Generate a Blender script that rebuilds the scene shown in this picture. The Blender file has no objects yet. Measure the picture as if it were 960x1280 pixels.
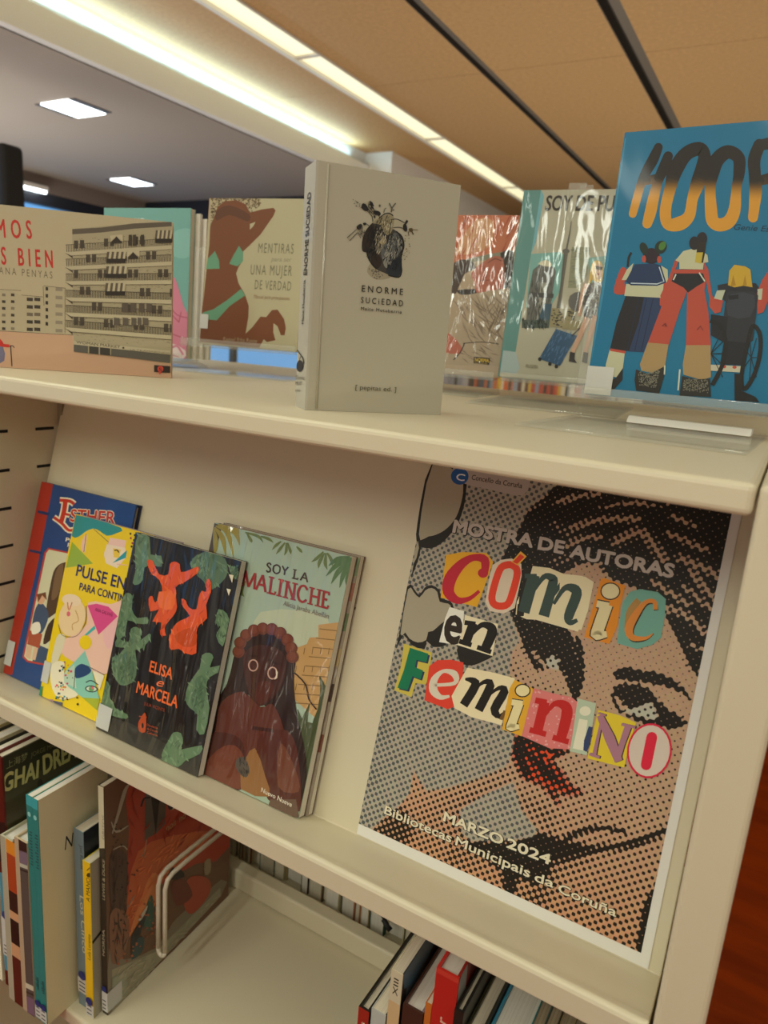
import bpy, bmesh, math, random
import numpy as np
from mathutils import Vector, Matrix
from mathutils.geometry import tessellate_polygon
random.seed(7)
SC = bpy.context.scene
C = SC.collection
EYE = 1.5
R = math.radians

# ---------------------------------------------------------------- camera, world, lights, exposure
cd = bpy.data.cameras.new('camera'); cam = bpy.data.objects.new('camera', cd); C.objects.link(cam)
cd.sensor_fit = 'HORIZONTAL'; cd.sensor_width = 36.0; cd.lens = 884.96 / 960 * 36.0
yaw_, pit_, rol_ = R(29.198), R(13.273), R(4.380)
va = Vector((-math.sin(yaw_)*math.cos(pit_), math.cos(yaw_)*math.cos(pit_), -math.sin(pit_)))
vr = Vector((math.cos(yaw_), math.sin(yaw_), 0)); vu = vr.cross(va)
vR = math.cos(rol_)*vr + math.sin(rol_)*vu; vU = -math.sin(rol_)*vr + math.cos(rol_)*vu
mm = Matrix((vR, vU, -va)).transposed().to_4x4(); mm.translation = Vector((0, 0, EYE))
cam.matrix_world = mm
cd.clip_start = 0.02
cd.dof.use_dof = True; cd.dof.focus_distance = 0.72; cd.dof.aperture_fstop = 9.0
SC.camera = cam
SC.view_settings.view_transform = 'Standard'; SC.view_settings.look = 'None'
SC.view_settings.gamma = 1.0; SC.view_settings.use_curve_mapping = False
SC.view_settings.exposure = 0.0

w = bpy.data.worlds.new('sky'); SC.world = w; w.use_nodes = True
bg = w.node_tree.nodes['Background']; bg.inputs[0].default_value = (0.20, 0.50, 0.90, 1); bg.inputs[1].default_value = 1.0

def area(name, loc, sx, sy, power, col, rot=(0, 0, 0)):
    l = bpy.data.lights.new(name, 'AREA'); l.shape = 'RECTANGLE'; l.size = sx; l.size_y = sy
    l.energy = power; l.color = col
    o = bpy.data.objects.new(name, l); C.objects.link(o); o.location = loc; o.rotation_euler = rot
    return o
WARM = (.91, .96, .83); UP = (1.0, .93, .76)
area('unseen_ceiling_lamp', (0.2, -0.9, 2.66), 0.14, 2.6, 8, WARM)
area('unseen_ceiling_lamp', (1.6, 0.6, 2.66), 0.14, 4.5, 34, WARM)
area('unseen_ceiling_lamp', (-1.15, -1.0, 2.66), 0.14, 3.0, 18, WARM)
area('unseen_ceiling_lamp', (-0.4, -2.0, 2.66), 0.14, 2.0, 25, WARM)  # extra unseen light added to reach deeper into the lower shelf
area('unseen_ceiling_lamp', (-2.12, -1.0, 2.64), 0.13, 4.0, 24, WARM)
area('bounce_fill', (-0.7, 3.7, 0.8), 2.6, 4.0, 40, UP, (math.pi, 0, 0))  # unseen fill without a body, added to brighten the ceiling like floor bounce
area('bounce_fill', (0.0, -2.0, 1.0), 3.0, 1.0, 30, UP, (math.pi, 0, 0))  # added fill near the camera, aimed up at the ceiling
area('bounce_fill', (-4.2, 1.2, 1.1), 0.8, 3.0, 50, (1.0, .93, .80), (math.pi, 0, 0))  # added fill under the grey side ceiling
area('cove_lamp', (-2.6915, .07, 2.628), 0.014, 7.95, 20, (.56, .88, 1.0), (math.pi, R(46), 0))

# ---------------------------------------------------------------- materials
def lin(c): return c/12.92 if c <= .04045 else ((c+.055)/1.055)**2.4
def K(h, g=1.0):
    h = h.lstrip('#'); h = h if len(h) == 6 else ''.join(q*2 for q in h); v = [lin(int(h[i:i+2], 16)/255) for i in (0, 2, 4)]
    gg = g if isinstance(g, (tuple, list)) else (g, g, g)
    return tuple(min(.92, a*b) for a, b in zip(v, gg))
def mat(name, col, rough=.5, metal=0.0, noise=None, bump=None, coat=0.0, emis=None, es=0.0):
    m = bpy.data.materials.new(name); m.use_nodes = True; nt = m.node_tree; b = nt.nodes['Principled BSDF']
    if isinstance(col, str): col = K(col)
    b.inputs['Base Color'].default_value = (*col, 1); b.inputs['Roughness'].default_value = rough
    b.inputs['Metallic'].default_value = metal; b.inputs['Coat Weight'].default_value = coat
    if emis: b.inputs['Emission Color'].default_value = (*emis, 1); b.inputs['Emission Strength'].default_value = es
    tc = nt.nodes.new('ShaderNodeTexCoord')
    if noise:
        sc, c2 = noise[:2]; c2 = K(c2) if isinstance(c2, str) else c2
        mp = nt.nodes.new('ShaderNodeMapping'); mp.inputs['Scale'].default_value = noise[2] if len(noise) > 2 else (1, 1, 1)
        n = nt.nodes.new('ShaderNodeTexNoise'); n.inputs['Scale'].default_value = sc; n.inputs['Detail'].default_value = 6
        r = nt.nodes.new('ShaderNodeValToRGB'); r.color_ramp.elements[0].position = .35; r.color_ramp.elements[1].position = .65
        r.color_ramp.elements[0].color = (*col, 1); r.color_ramp.elements[1].color = (*c2, 1)
        nt.links.new(tc.outputs['Object'], mp.inputs[0]); nt.links.new(mp.outputs[0], n.inputs[0])
        nt.links.new(n.outputs[0], r.inputs[0]); nt.links.new(r.outputs[0], b.inputs['Base Color'])
    if bump:
        n = nt.nodes.new('ShaderNodeTexNoise'); n.inputs['Scale'].default_value = bump[0]
        bp = nt.nodes.new('ShaderNodeBump'); bp.inputs['Strength'].default_value = bump[1]; bp.inputs['Distance'].default_value = .002
        nt.links.new(tc.outputs['Object'], n.inputs[0]); nt.links.new(n.outputs[0], bp.inputs['Height']); nt.links.new(bp.outputs[0], b.inputs['Normal'])
    return m
def printmat(name, rough=.45, coat=0.0, wr=None):
    m = bpy.data.materials.new(name); m.use_nodes = True; nt = m.node_tree; b = nt.nodes['Principled BSDF']
    a = nt.nodes.new('ShaderNodeAttribute'); a.attribute_name = 'Col'
    nt.links.new(a.outputs['Color'], b.inputs['Base Color']); b.inputs['Roughness'].default_value = rough
    b.inputs['Coat Weight'].default_value = coat; b.inputs['Coat Roughness'].default_value = .06
    b.inputs['Specular IOR Level'].default_value = .35
    if wr:                                                   # creased clear film: the bump acts on the clear coat only
        tc = nt.nodes.new('ShaderNodeTexCoord'); mp = nt.nodes.new('ShaderNodeMapping')
        mp.inputs['Scale'].default_value = wr[1]; mp.inputs['Rotation'].default_value = (0, wr[3], 0)
        n = nt.nodes.new('ShaderNodeTexNoise'); n.inputs['Scale'].default_value = wr[0]; n.inputs['Detail'].default_value = 2.0
        n.inputs['Distortion'].default_value = 1.2
        bp = nt.nodes.new('ShaderNodeBump'); bp.inputs['Strength'].default_value = wr[2]; bp.inputs['Distance'].default_value = wr[4] if len(wr) > 4 else .006
        nt.links.new(tc.outputs['Object'], mp.inputs[0]); nt.links.new(mp.outputs[0], n.inputs[0]); nt.links.new(n.outputs[0], bp.inputs['Height'])
        nt.links.new(bp.outputs[0], b.inputs['Coat Normal'])
    return m
def clearmat(name, tint, fac, milk=0.09):
    m = bpy.data.materials.new(name); m.use_nodes = True; nt = m.node_tree; nt.nodes.clear()
    o = nt.nodes.new('ShaderNodeOutputMaterial'); mx = nt.nodes.new('ShaderNodeMixShader'); t = nt.nodes.new('ShaderNodeBsdfTransparent')
    g = nt.nodes.new('ShaderNodeBsdfGlossy'); g.inputs['Roughness'].default_value = .03; f = nt.nodes.new('ShaderNodeLayerWeight'); f.inputs[0].default_value = .5
    t.inputs[0].default_value = (*tint, 1); pw = nt.nodes.new('ShaderNodeMath'); pw.operation = 'POWER'; pw.inputs[1].default_value = 4.0
    ma = nt.nodes.new('ShaderNodeMath'); ma.operation = 'MULTIPLY_ADD'; ma.inputs[1].default_value = fac; ma.inputs[2].default_value = .035
    nt.links.new(f.outputs['Facing'], pw.inputs[0]); nt.links.new(pw.outputs[0], ma.inputs[0])
    nt.links.new(ma.outputs[0], mx.inputs[0]); nt.links.new(t.outputs[0], mx.inputs[1]); nt.links.new(g.outputs[0], mx.inputs[2]); df = nt.nodes.new('ShaderNodeBsdfDiffuse'); df.inputs[0].default_value = (.86, .86, .80, 1); m3 = nt.nodes.new('ShaderNodeMixShader'); m3.inputs[0].default_value = milk
    nt.links.new(mx.outputs[0], m3.inputs[1]); nt.links.new(df.outputs[0], m3.inputs[2]); nt.links.new(m3.outputs[0], o.inputs[0])
    return m
def emit(name, col, s): return mat(name, (.8, .8, .8), .4, emis=col, es=s)
M = {}
M['paint'] = mat('cream_painted_steel', (.69, .62, .44), .42, bump=(900, .03))
M['paint_dim'] = mat('painted_shadow_gap', (.30, .26, .18), .6)  # darker copy of the cream paint, shade of the recess put into the colour
M['slot'] = mat('slot_black', (.006, .005, .004), .8)
M['matte'] = printmat('print_matte', .55)
M['gloss'] = printmat('print_gloss', .4, .35)
M['film'] = printmat('print_under_film', .45, .9, (30, (1, 1, .2), 1.0, .7, .014))
M['film_mid'] = printmat('print_under_lightly_creased_film', .45, .5, (24, (1, 1, .3), .40, .9))
M['film_strong'] = printmat('print_under_creased_film', .45, 1.0, (30, (1, 1, .3), .75, .9))
M['film_soft'] = printmat('print_under_smooth_film', .45, .2, (7, (1, 1, .5), .12, .2))
M['page'] = mat('paper_edges', (.74, .68, .53), .8, noise=(3, (.62, .55, .41), (2, 500, 2)))
M['page_dark'] = mat('aged_paper_edges', (.34, .28, .18), .8, noise=(3, (.24, .19, .12), (2, 500, 2)))
M['page_white'] = mat('white_paper_edges', (.82, .79, .70), .8, noise=(3, (.70, .66, .56), (2, 500, 2)))
M['paper'] = mat('poster_paper', (.80, .78, .72), .6)
M['label'] = mat('label_paper', (.60, .60, .56), .5)
M['acrylic'] = clearmat('clear_acrylic', (.985, .988, .98), .30)
M['ledge'] = clearmat('acrylic_ledge', (.97, .975, .95), .45, .16)
M['glass'] = clearmat('window_glass', (.95, .97, 1), .6, 0.0)
M['wire'] = mat('cream_coated_wire', (.68, .62, .48), .35)
M['steelwire'] = mat('bright_wire', (.55, .53, .48), .25, 1.0)
M['black'] = mat('black_plastic', (.006, .0055, .0055), .6)
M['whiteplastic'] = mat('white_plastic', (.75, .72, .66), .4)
M['floor'] = mat('red_brown_floor', (.30, .038, .0012), .5, noise=(2.2, (.19, .022, .0008), (1, 6, 1)))
M['floor'].node_tree.nodes['Principled BSDF'].inputs['Specular IOR Level'].default_value = .15
M['ceil'] = mat('tan_particle_board', (.55, .338, .145), .75, noise=(60, (.48, .29, .12)))
M['slotmetal'] = mat('slot_channel_metal', (.11, .095, .08), .5, .3)
M['slotlip'] = mat('slot_lip_metal', (.21, .185, .155), .45, .3)
M['fascia'] = mat('cream_plaster', (.84, .85, .82), .8)
M['soffit'] = mat('grey_plaster', (.385, .335, .285), .85)
M['whiteprof'] = mat('white_profile', (.78, .74, .66), .4)
M['covewhite'] = mat('cove_white_plaster', (.74, .78, .80), .7)
M['strip'] = emit('warm_light_panel', (1.0, .94, .56), .84)
M['cove'] = emit('cool_cove_light', (.80, .88, .86), 1.0)
M['down'] = emit('cool_downlight', (.85, .95, 1.0), 5.0)
M['wall'] = mat('taupe_plaster', (.05, .03, .022), .85)
M['wallwarm'] = mat('brown_bulkhead', (.24, .19, .16), .8)
M['frame'] = mat('dark_window_frame', (.020, .022, .032), .35)
M['wood'] = mat('brown_wood_panel', K('#6B4526'), .5, noise=(8, K('#4f3018'), (1, 1, 8)))

# ---------------------------------------------------------------- mesh helpers
def link(o, parent=None):
    C.objects.link(o)
    if parent: o.parent = parent
    return o
def mesh(name, verts, faces, mats, idx=None, parent=None, bevel=0, smooth=False):
    me = bpy.data.meshes.new(name); me.from_pydata([tuple(v) for v in verts], [], faces)
    for m_ in (mats if isinstance(mats, (list, tuple)) else [mats]): me.materials.append(m_)
    if idx: me.polygons.foreach_set('material_index', idx)
    bm = bmesh.new(); bm.from_mesh(me); bmesh.ops.recalc_face_normals(bm, faces=bm.faces); bm.to_mesh(me); bm.free()
    if smooth: me.polygons.foreach_set('use_smooth', [True]*len(me.polygons))
    o = link(bpy.data.objects.new(name, me), parent)
    if bevel:
        b = o.modifiers.new('bevel', 'BEVEL'); b.width = bevel; b.segments = 3; b.limit_method = 'ANGLE'
        if smooth is False: me.polygons.foreach_set('use_smooth', [False]*len(me.polygons))
    return o
BF = [(0, 1, 3, 2), (4, 6, 7, 5), (0, 4, 5, 1), (2, 3, 7, 6), (0, 2, 6, 4), (1, 5, 7, 3)]
class MB:
    def __init__(s): s.v, s.f, s.i = [], [], []
    def box(s, a, b, mi=0):
        n = len(s.v)
        s.v += [(x, y, z) for x in (a[0], b[0]) for y in (a[1], b[1]) for z in (a[2], b[2])]
        s.f += [tuple(n+k for k in q) for q in BF]; s.i += [mi]*6; return s
    def quad(s, p, mi=0):
        n = len(s.v); s.v += list(p); s.f.append(tuple(range(n, n+len(p)))); s.i.append(mi); return s
    def prism(s, prof, x0, x1, mi=0):                         # profile of (y, z) points extruded along x
        n = len(s.v); k = len(prof)
        s.v += [(x0, y, z) for y, z in prof] + [(x1, y, z) for y, z in prof]
        s.f += [tuple(n+j for j in range(k)), tuple(n+k+j for j in reversed(range(k)))]
        s.f += [(n+j, n+(j+1) % k, n+k+(j+1) % k, n+k+j) for j in range(k)]; s.i += [mi]*(k+2); return s
    def tube(s, pts, r, seg=10, mi=0):
        pts = [Vector(p) for p in pts]; rings = []
        up = None
        for j, p in enumerate(pts):
            t = (pts[min(j+1, len(pts)-1)] - pts[max(j-1, 0)]).normalized()
            if up is None: up = t.orthogonal().normalized()
            up = (up - t*up.dot(t)).normalized(); sd = t.cross(up)
            n = len(s.v); s.v += [tuple(p + r*(math.cos(a)*up + math.sin(a)*sd)) for a in [2*math.pi*q/seg for q in range(seg)]]
            rings.append(n)
        for a, b in zip(rings, rings[1:]):
            for q in range(seg): s.f.append((a+q, a+(q+1) % seg, b+(q+1) % seg, b+q)); s.i.append(mi)
        s.f.append(tuple(rings[0]+q for q in range(seg))); s.f.append(tuple(rings[-1]+q for q in reversed(range(seg)))); s.i += [mi, mi]
        return s
    def build(s, name, mats, parent=None, bevel=0, smooth=False): return mesh(name, s.v, s.f, mats, s.i, parent, bevel, smooth)
def tag(o, label=None, cat=None, group=None, kind=None):
    if label: o['label'] = label
    if cat: o['category'] = cat
    if group: o['group'] = group
    if kind: o['kind'] = kind
    return o
def struct(o): o['kind'] = 'structure'; return o
def thing(name, label, cat, loc=(0, 0, 0), rot=(0, 0, 0), group=None):
    o = link(bpy.data.objects.new(name, None)); o.location = loc; o.rotation_euler = rot; o.empty_display_size = .05
    return tag(o, label, cat, group)

# ---------------------------------------------------------------- printed artwork
def homog(src, dst):
    A = []
    for (x, y), (u, v) in zip(src, dst):
        A.append([x, y, 1, 0, 0, 0, -u*x, -u*y, -u]); A.append([0, 0, 0, x, y, 1, -v*x, -v*y, -v])
    return np.linalg.svd(np.array(A, float))[2][-1].reshape(3, 3)
def spline(pts, closed=True, n=5):
    out = []; k = len(pts)
    rng = range(k) if closed else range(k-1)
    for i in rng:
        g = (lambda j: pts[j % k]) if closed else (lambda j: pts[max(0, min(k-1, j))])
        p0, p1, p2, p3 = g(i-1), g(i), g(i+1), g(i+2)
        for q in range(n):
            t = q/n
            out.append(tuple(.5*(2*b + (c-a)*t + (2*a-5*b+4*c-d)*t*t + (3*b-a-3*c+d)*t**3) for a, b, c, d in zip(p0, p1, p2, p3)))
    if not closed: out.append(tuple(pts[-1]))
    return out
_tc = {}
def glyphs(s, bold=0.0, shear=0.0, space=1.0):
    key = (s, bold, shear, space)
    if key not in _tc:
        cu = bpy.data.curves.new('t', 'FONT'); cu.body = s; cu.size = 1; cu.offset = bold; cu.shear = shear; cu.space_character = space; cu.resolution_u = 3
        o = bpy.data.objects.new('t', cu); C.objects.link(o); dg = bpy.context.evaluated_depsgraph_get(); dg.update()
        me = bpy.data.meshes.new_from_object(o.evaluated_get(dg)); me.calc_loop_triangles()
        v = np.array([tuple(x.co)[:2] for x in me.vertices]) if len(me.vertices) else np.zeros((1, 2)); t = [tuple(q.vertices) for q in me.loop_triangles]
        bpy.data.objects.remove(o); bpy.data.curves.remove(cu); bpy.data.meshes.remove(me)
        _tc[key] = (v, t)
    return _tc[key]
class Art:
    """flat artwork traced on a W x H rectangle; coordinates are those of a close-up (ox, oy, scale) of the cover"""
    def __init__(s, quad, W, H, zoom=(0, 0, 1), gain=(1.32, 1.37, 1.38)):
        s.W, s.H = W, H; s.Hm = homog(quad, [(0, H), (W, H), (W, 0), (0, 0)]); s.z = zoom; s.g = gain; s.T = []; s.k = 0
    def zoom(s, *z): s.z = z; return s
    def m(s, p):
        x = s.z[0] + p[0]/s.z[2]; y = s.z[1] + p[1]/s.z[2]; q = s.Hm @ np.array([x, y, 1]); return (q[0]/q[2], q[1]/q[2])
    def col(s, c): return K(c, s.g) if isinstance(c, str) else tuple(c)
    def add(s, tris, cols):
        s.k += 1
        for t, c in zip(tris, cols): s.T.append((t, c, s.k))
    def poly(s, c, pts, smooth=0):
        if smooth: pts = spline(pts, True, smooth)
        q = [s.m(p) for p in pts]; cc = s.col(c)
        tr = tessellate_polygon([[Vector((a, b, 0)) for a, b in q]])
        s.add([[q[i] for i in t] for t in tr], [[cc]*3]*len(tr)); return s
    def ell(s, c, cx, cy, rx, ry=None, rot=0):
        ry = ry or rx; ca, sa = math.cos(R(rot)), math.sin(R(rot))
        return s.poly(c, [(cx+rx*math.cos(a)*ca-ry*math.sin(a)*sa, cy+rx*math.cos(a)*sa+ry*math.sin(a)*ca) for a in [2*math.pi*i/24 for i in range(24)]])
    def stroke(s, c, pts, wd, smooth=4, closed=False, cap=False, grad=None):
        ws = wd if isinstance(wd, (list, tuple)) else [wd]*len(pts)
        P = [(p[0], p[1], q) for p, q in zip(pts, ws)]
        if smooth and len(P) > 2: P = spline(P, closed, smooth)
        n = len(P); L, Rr = [], []
        for i in range(n):
            a = P[(i-1) % n] if closed or i > 0 else P[i]; b = P[(i+1) % n] if closed or i < n-1 else P[i]
            dx, dy = b[0]-a[0], b[1]-a[1]; l = math.hypot(dx, dy) or 1; h = P[i][2]/2
            L.append((P[i][0]-dy/l*h, P[i][1]+dx/l*h)); Rr.append((P[i][0]+dy/l*h, P[i][1]-dx/l*h))
        f = (lambda p: s.col(grad(p))) if grad else (lambda p: s.col(c))
        tr, cs = [], []
        for i in range(n if closed else n-1):
            j = (i+1) % n; a, b, d, e = L[i], L[j], Rr[j], Rr[i]
            for t in ((a, b, d), (a, d, e)): tr.append([s.m(p) for p in t]); cs.append([f(p) for p in t])
        s.add(tr, cs)
        if cap and not closed:
            tr, cs = [], []
            for e in (P[0], P[-1]):
                ring = [(e[0]+e[2]/2*math.cos(a), e[1]+e[2]/2*math.sin(a)) for a in [2*math.pi*i/12 for i in range(12)]]
                for i in range(12):
                    t = (e[:2], ring[i], ring[(i+1) % 12]); tr.append([s.m(p) for p in t]); cs.append([f(p) for p in t])
            s.add(tr, cs)
        return s
    def text(s, c, st, p0, p1, h, bold=0.0, shear=0.0, space=1.0, fat=0.0):
        v, t = glyphs(st, 0.0, shear, space); fat = max(fat, bold*.9)
        a, b = np.array(s.m(p0)), np.array(s.m(p1)); up = np.array(s.m((p0[0], p0[1]-h)))
        e = b-a; L = np.hypot(*e); e = e/L; n = np.array([-e[1], e[0]])
        if n @ (up-a) < 0: n = -n
        hh = np.hypot(*(up-a)); x0, x1 = v[:, 0].min(), v[:, 0].max(); k = L/max(1e-6, x1-x0); ky = hh/.72
        q = [tuple(a + e*(x-x0)*k + n*y*ky) for x, y in v]; cc = s.col(c)
        offs = [(0, 0)] if not fat else [(fat*hh*math.cos(a_), fat*hh*math.sin(a_)) for a_ in [math.pi*j/4 for j in range(8)]]
        for dx, dy in offs: s.add([[(q[i][0]+dx, q[i][1]+dy) for i in tt] for tt in t], [[cc]*3]*len(t))
        return s
    def scat(s, c, pts, n, r, seed=1, rx=1.0):                # small specks inside a polygon
        rnd = random.Random(seed); xs = [p[0] for p in pts]; ys = [p[1] for p in pts]; tr, cs = [], []; k = 0
        while k < n:
            x, y = rnd.uniform(min(xs), max(xs)), rnd.uniform(min(ys), max(ys)); ins = False
            for (x1, y1), (x2, y2) in zip(pts, pts[1:]+pts[:1]):
                if (y1 > y) != (y2 > y) and x < (x2-x1)*(y-y1)/(y2-y1)+x1: ins = not ins
            if not ins: continue
            k += 1; q = r*rnd.uniform(.5, 1.3); a0 = rnd.uniform(0, 6.3)
            P = [(x+q*rx*math.cos(a0+a), y+q*math.sin(a0+a)) for a in (0, 1.57, 3.14, 4.71)]
            cc = s.col(c if isinstance(c, str) else rnd.choice(c))
            for t in ((P[0], P[1], P[2]), (P[0], P[2], P[3])): tr.append([s.m(p) for p in t]); cs.append([cc]*3)
        s.add(tr, cs); return s
    def hatch(s, c, pts, n, ln, wd, ang, jit=20, seed=2):
        rnd = random.Random(seed); xs = [p[0] for p in pts]; ys = [p[1] for p in pts]; k = 0; tr, cs = [], []
        cc = s.col(c)
        while k < n:
            x, y = rnd.uniform(min(xs), max(xs)), rnd.uniform(min(ys), max(ys)); ins = False
            for (x1, y1), (x2, y2) in zip(pts, pts[1:]+pts[:1]):
                if (y1 > y) != (y2 > y) and x < (x2-x1)*(y-y1)/(y2-y1)+x1: ins = not ins
            if not ins: continue
            k += 1; a = R(ang+rnd.uniform(-jit, jit)); l = ln*rnd.uniform(.5, 1.2)/2; h = wd*rnd.uniform(.6, 1.2)/2
            dx, dy = math.cos(a), math.sin(a)
            P = [(x-dx*l, y-dy*l), (x-dy*h, y+dx*h), (x+dx*l, y+dy*l), (x+dy*h, y-dx*h)]
            for t in ((P[0], P[1], P[2]), (P[0], P[2], P[3])): tr.append([s.m(p) for p in t]); cs.append([cc]*3)
        s.add(tr, cs); return s
    def clipped(s):
        out = []
        for tri, cols, k in s.T:
            P = [(x, y, *c) for (x, y), c in zip(tri, cols)]
            for ax, lim, sg in ((0, 0, 1), (0, s.W, -1), (1, 0, 1), (1, s.H, -1)):
                Q = []
                for a, b in zip(P, P[1:]+P[:1]):
                    da, db = sg*(a[ax]-lim), sg*(b[ax]-lim)
                    if da >= 0: Q.append(a)
                    if da*db < 0:
                        t = da/(da-db); Q.append(tuple(u+(v-u)*t for u, v in zip(a, b)))
                P = Q
                if not P: break
            if len(P) >= 3: out.append((P, k))
        return out
def artmesh(name, box, base, art, parent, m, place, side=None, bevel=0):
    """a thin printed plate: a box in the base colour carrying the art; place(u, v, lift) gives the point"""
    me = bpy.data.meshes.new(name); bm = bmesh.new(); cl = bm.loops.layers.float_color.new('Col')
    a, b = box; vs = [bm.verts.new((x, y, z)) for x in (a[0], b[0]) for y in (a[1], b[1]) for z in (a[2], b[2])]
    for q in BF:
        f = bm.faces.new([vs[i] for i in q])
        for l in f.loops: l[cl] = (*base, 1)
    bmesh.ops.recalc_face_normals(bm, faces=bm.faces)
    if art:
        nrm = None; st = min(2.2e-5, 1.1e-3/max(1, art.k))
        for P, k in art.clipped():
            vv = [bm.verts.new(place(p[0], p[1], .00005+st*k)) for p in P]
            f = bm.faces.new(vv); f.normal_update()
            if nrm is None: nrm = (Vector(place(0, 0, 1))-Vector(place(0, 0, 0)))
            rev = f.normal.dot(nrm) < 0
            for l, p in zip(f.loops, P): l[cl] = (*p[2:5], 1)
            if rev: f.normal_flip()
    bm.to_mesh(me); bm.free(); me.materials.append(m)
    return link(bpy.data.objects.new(name, me), parent)

def book(label, group, loc, yaw, tilt, W, H, T, cover, spine=None, art=None, sart=None, back=None, m='film', hard=False,
         sticker=None, page='page', dots=None, name='book', gain=(1.32, 1.37, 1.38), sgain=None):
    """front cover faces local -y, spine faces local -x, base at z = 0"""
    o = thing(name, label, 'book', loc, (-R(tilt), 0, R(yaw)), group)
    ct, ins = (.0024, .0035) if hard else (.0008, .0006)
    cv = K(cover, gain); sp = K(spine, gain) if spine else cv; bk = K(back, gain) if back else sp
    artmesh('front_cover', ((0, 0, 0), (W, ct, H)), cv, art, o, M[m], lambda u, v, d: (u, -d, v))
    artmesh('spine', ((-ct, 0, 0), (0, T, H)), sp, sart, o, M[m], lambda u, v, d: (-ct-d, T-u, v))
    artmesh('back_cover', ((0, T-ct, 0), (W, T, H)), bk, None, o, M[m], None)
    MB().box((.0002, ct+.0001, ins), (W-ins, T-ct-.0001, H-ins)).build('page_block', M[page], o)
    if sticker:
        wf, z0, z1 = sticker[:3]; b = MB(); e = .0013
        if wf: b.box((-ct-e, -e, z0), (wf, -e+.0001, z1))
        b.box((-ct-e, -e, z0), (-ct-e+.0001, T*.98, z1))
        if len(sticker) > 3:
            zc = z1+.005; rr = min(.0065, T*.48)
            ring = [(-ct-e-.0004, T*.45+rr*math.cos(a), zc+rr*math.sin(a)) for a in [2*math.pi*i/16 for i in range(16)]]
            b.quad(ring, 1)
            for q in range(3): b.box((-ct-e-.0003, T*.15, z0+.004+q*.006), (-ct-e-.0001, T*.8, z0+.0052+q*.006), 2)
        b.build('spine_label', [M['label'], M['dot'], M['slot']], o)
    return o
M['dot'] = mat('blue_dot_sticker', K('#1b2a6b', 1.3), .5)

# ================================================================= SETTING
Z0 = EYE
def bx(name, a, b, m, bevel=0): return struct(MB().box(a, b).build(name, m, None, bevel))
bx('floor', (-6, -4, -.05), (5, 9, 0), M['floor'])
bx('wall_back', (-6, 9, 0), (5, 9.1, 3.2), M['wall'])
bx('wall_right', (5, -4, 0), (5.1, 9.1, 3.2), M['fascia'])
bx('wall_front', (-6, -4.1, 0), (5, -4, 3.2), M['fascia'])
# main ceiling: particle-board runs with dark channels and the light line between
CZ = 2.70
runs = [(-2.74, -2.195), (-2.04, -1.465), (-1.41, -.84), (-.765, -.19), (-.115, .46), (.535, 1.11), (1.185, 1.76), (1.835, 5.0)]
b = MB()
for x0, x1 in runs:
    y = -4.0 + random.choice((.15, .55))
    ys = [-4.0] + [v for v in np.arange(-3.1, 9, 1.26)] + [9.0]
    for ya, yb in zip(ys, ys[1:]): b.box((x0, ya+.0015, CZ), (x1, yb-.0015, CZ+.03))
struct(b.build('ceiling', M['ceil']))
bx('trim_1', (-6, -4, 3.0), (5, 9, 3.2), M['slotmetal'])
b = MB()
for (p, q) in zip(runs[1:], runs[2:]):
    x0, x1 = p[1], q[0]
    b.box((x0, -4, CZ+.045), (x1, 9, CZ+.06), 0); b.box((x0, -4, CZ), (x0+.004, 9, CZ+.045), 0)
    b.box((x1-.004, -4, CZ), (x1, 9, CZ+.045), 1); b.box((x0+(x1-x0)*.5, -4, CZ+.003), (x1-.004, 9, CZ+.007), 1)
struct(b.build('trim_2', [M['slotmetal'], M['slotlip']]))
# continuous light line: white profile with glass panels
lf = thing('linear_ceiling_light', 'long glowing ceiling light line with white metal edging, in the tan ceiling', 'ceiling light', (-2.12, 0, CZ))
MB().box((-.075, -3.9, -.012), (-.052, 8.9, .04)).box((.070, -3.9, -.008), (.078, 8.9, .04)).box((-.075, -3.9, .04), (.078, 8.9, .05)).build('white_edging', M['whiteprof'], lf)
for i in range(10):
    y0 = -3.9 + 1.265*i + .38
    MB().box((-.05, y0, .004), (.068, y0+1.235, .012)).build('light_panel', M['strip'], lf)
    MB().box((-.052, y0+1.2365, -.004), (.070, y0+1.2635, .010)).build('joint_bar', M['whiteprof'], lf)
# lowered side ceiling with cove
SZ = 2.517
bx('ceiling_side', (-5.05, -4, SZ), (-2.70, 4.55, SZ+.08), M['soffit'])
bx('trim_3', (-2.681, -4, SZ-.003), (-2.675, 4.24, SZ+.106), M['fascia'])
bx('trim_7', (-2.720, -4, SZ-.003), (-2.681, 4.24, SZ+.060), M['fascia'])
bx('trim_8', (-2.740, -4, SZ), (-2.706, 4.24, CZ), M['covewhite'])
bx('trim_4', (-3.1, 4.24, SZ-.003), (-2.51, 9, CZ), M['fascia'])
bx('trim_5', (-5.05, 4.50, 2.20), (-3.1, 4.6, SZ-.001), M['frame'])
def downlight(x, y, label):
    t = thing('recessed_downlight', label, 'ceiling light', (x, y, SZ), (0, 0, 0), 'recessed lights in the grey side ceiling')
    s = .105
    MB().box((-s-.045, -s, -.004), (-s, s, .0)).build('dark_flap', M['slotmetal'], t); MB().box((s, -s, -.004), (s+.045, s, .0)).build('dark_flap', M['slotmetal'], t)
    MB().box((-s, -s, -.007), (s, s, -.001)).build('lamp_panel', M['down'], t)
    return t
downlight(-3.33, 2.52, 'square white downlight in the grey ceiling, the nearer and brighter one')
downlight(-4.47, 3.86, 'square white downlight in the grey ceiling, the farther one low down')
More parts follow.
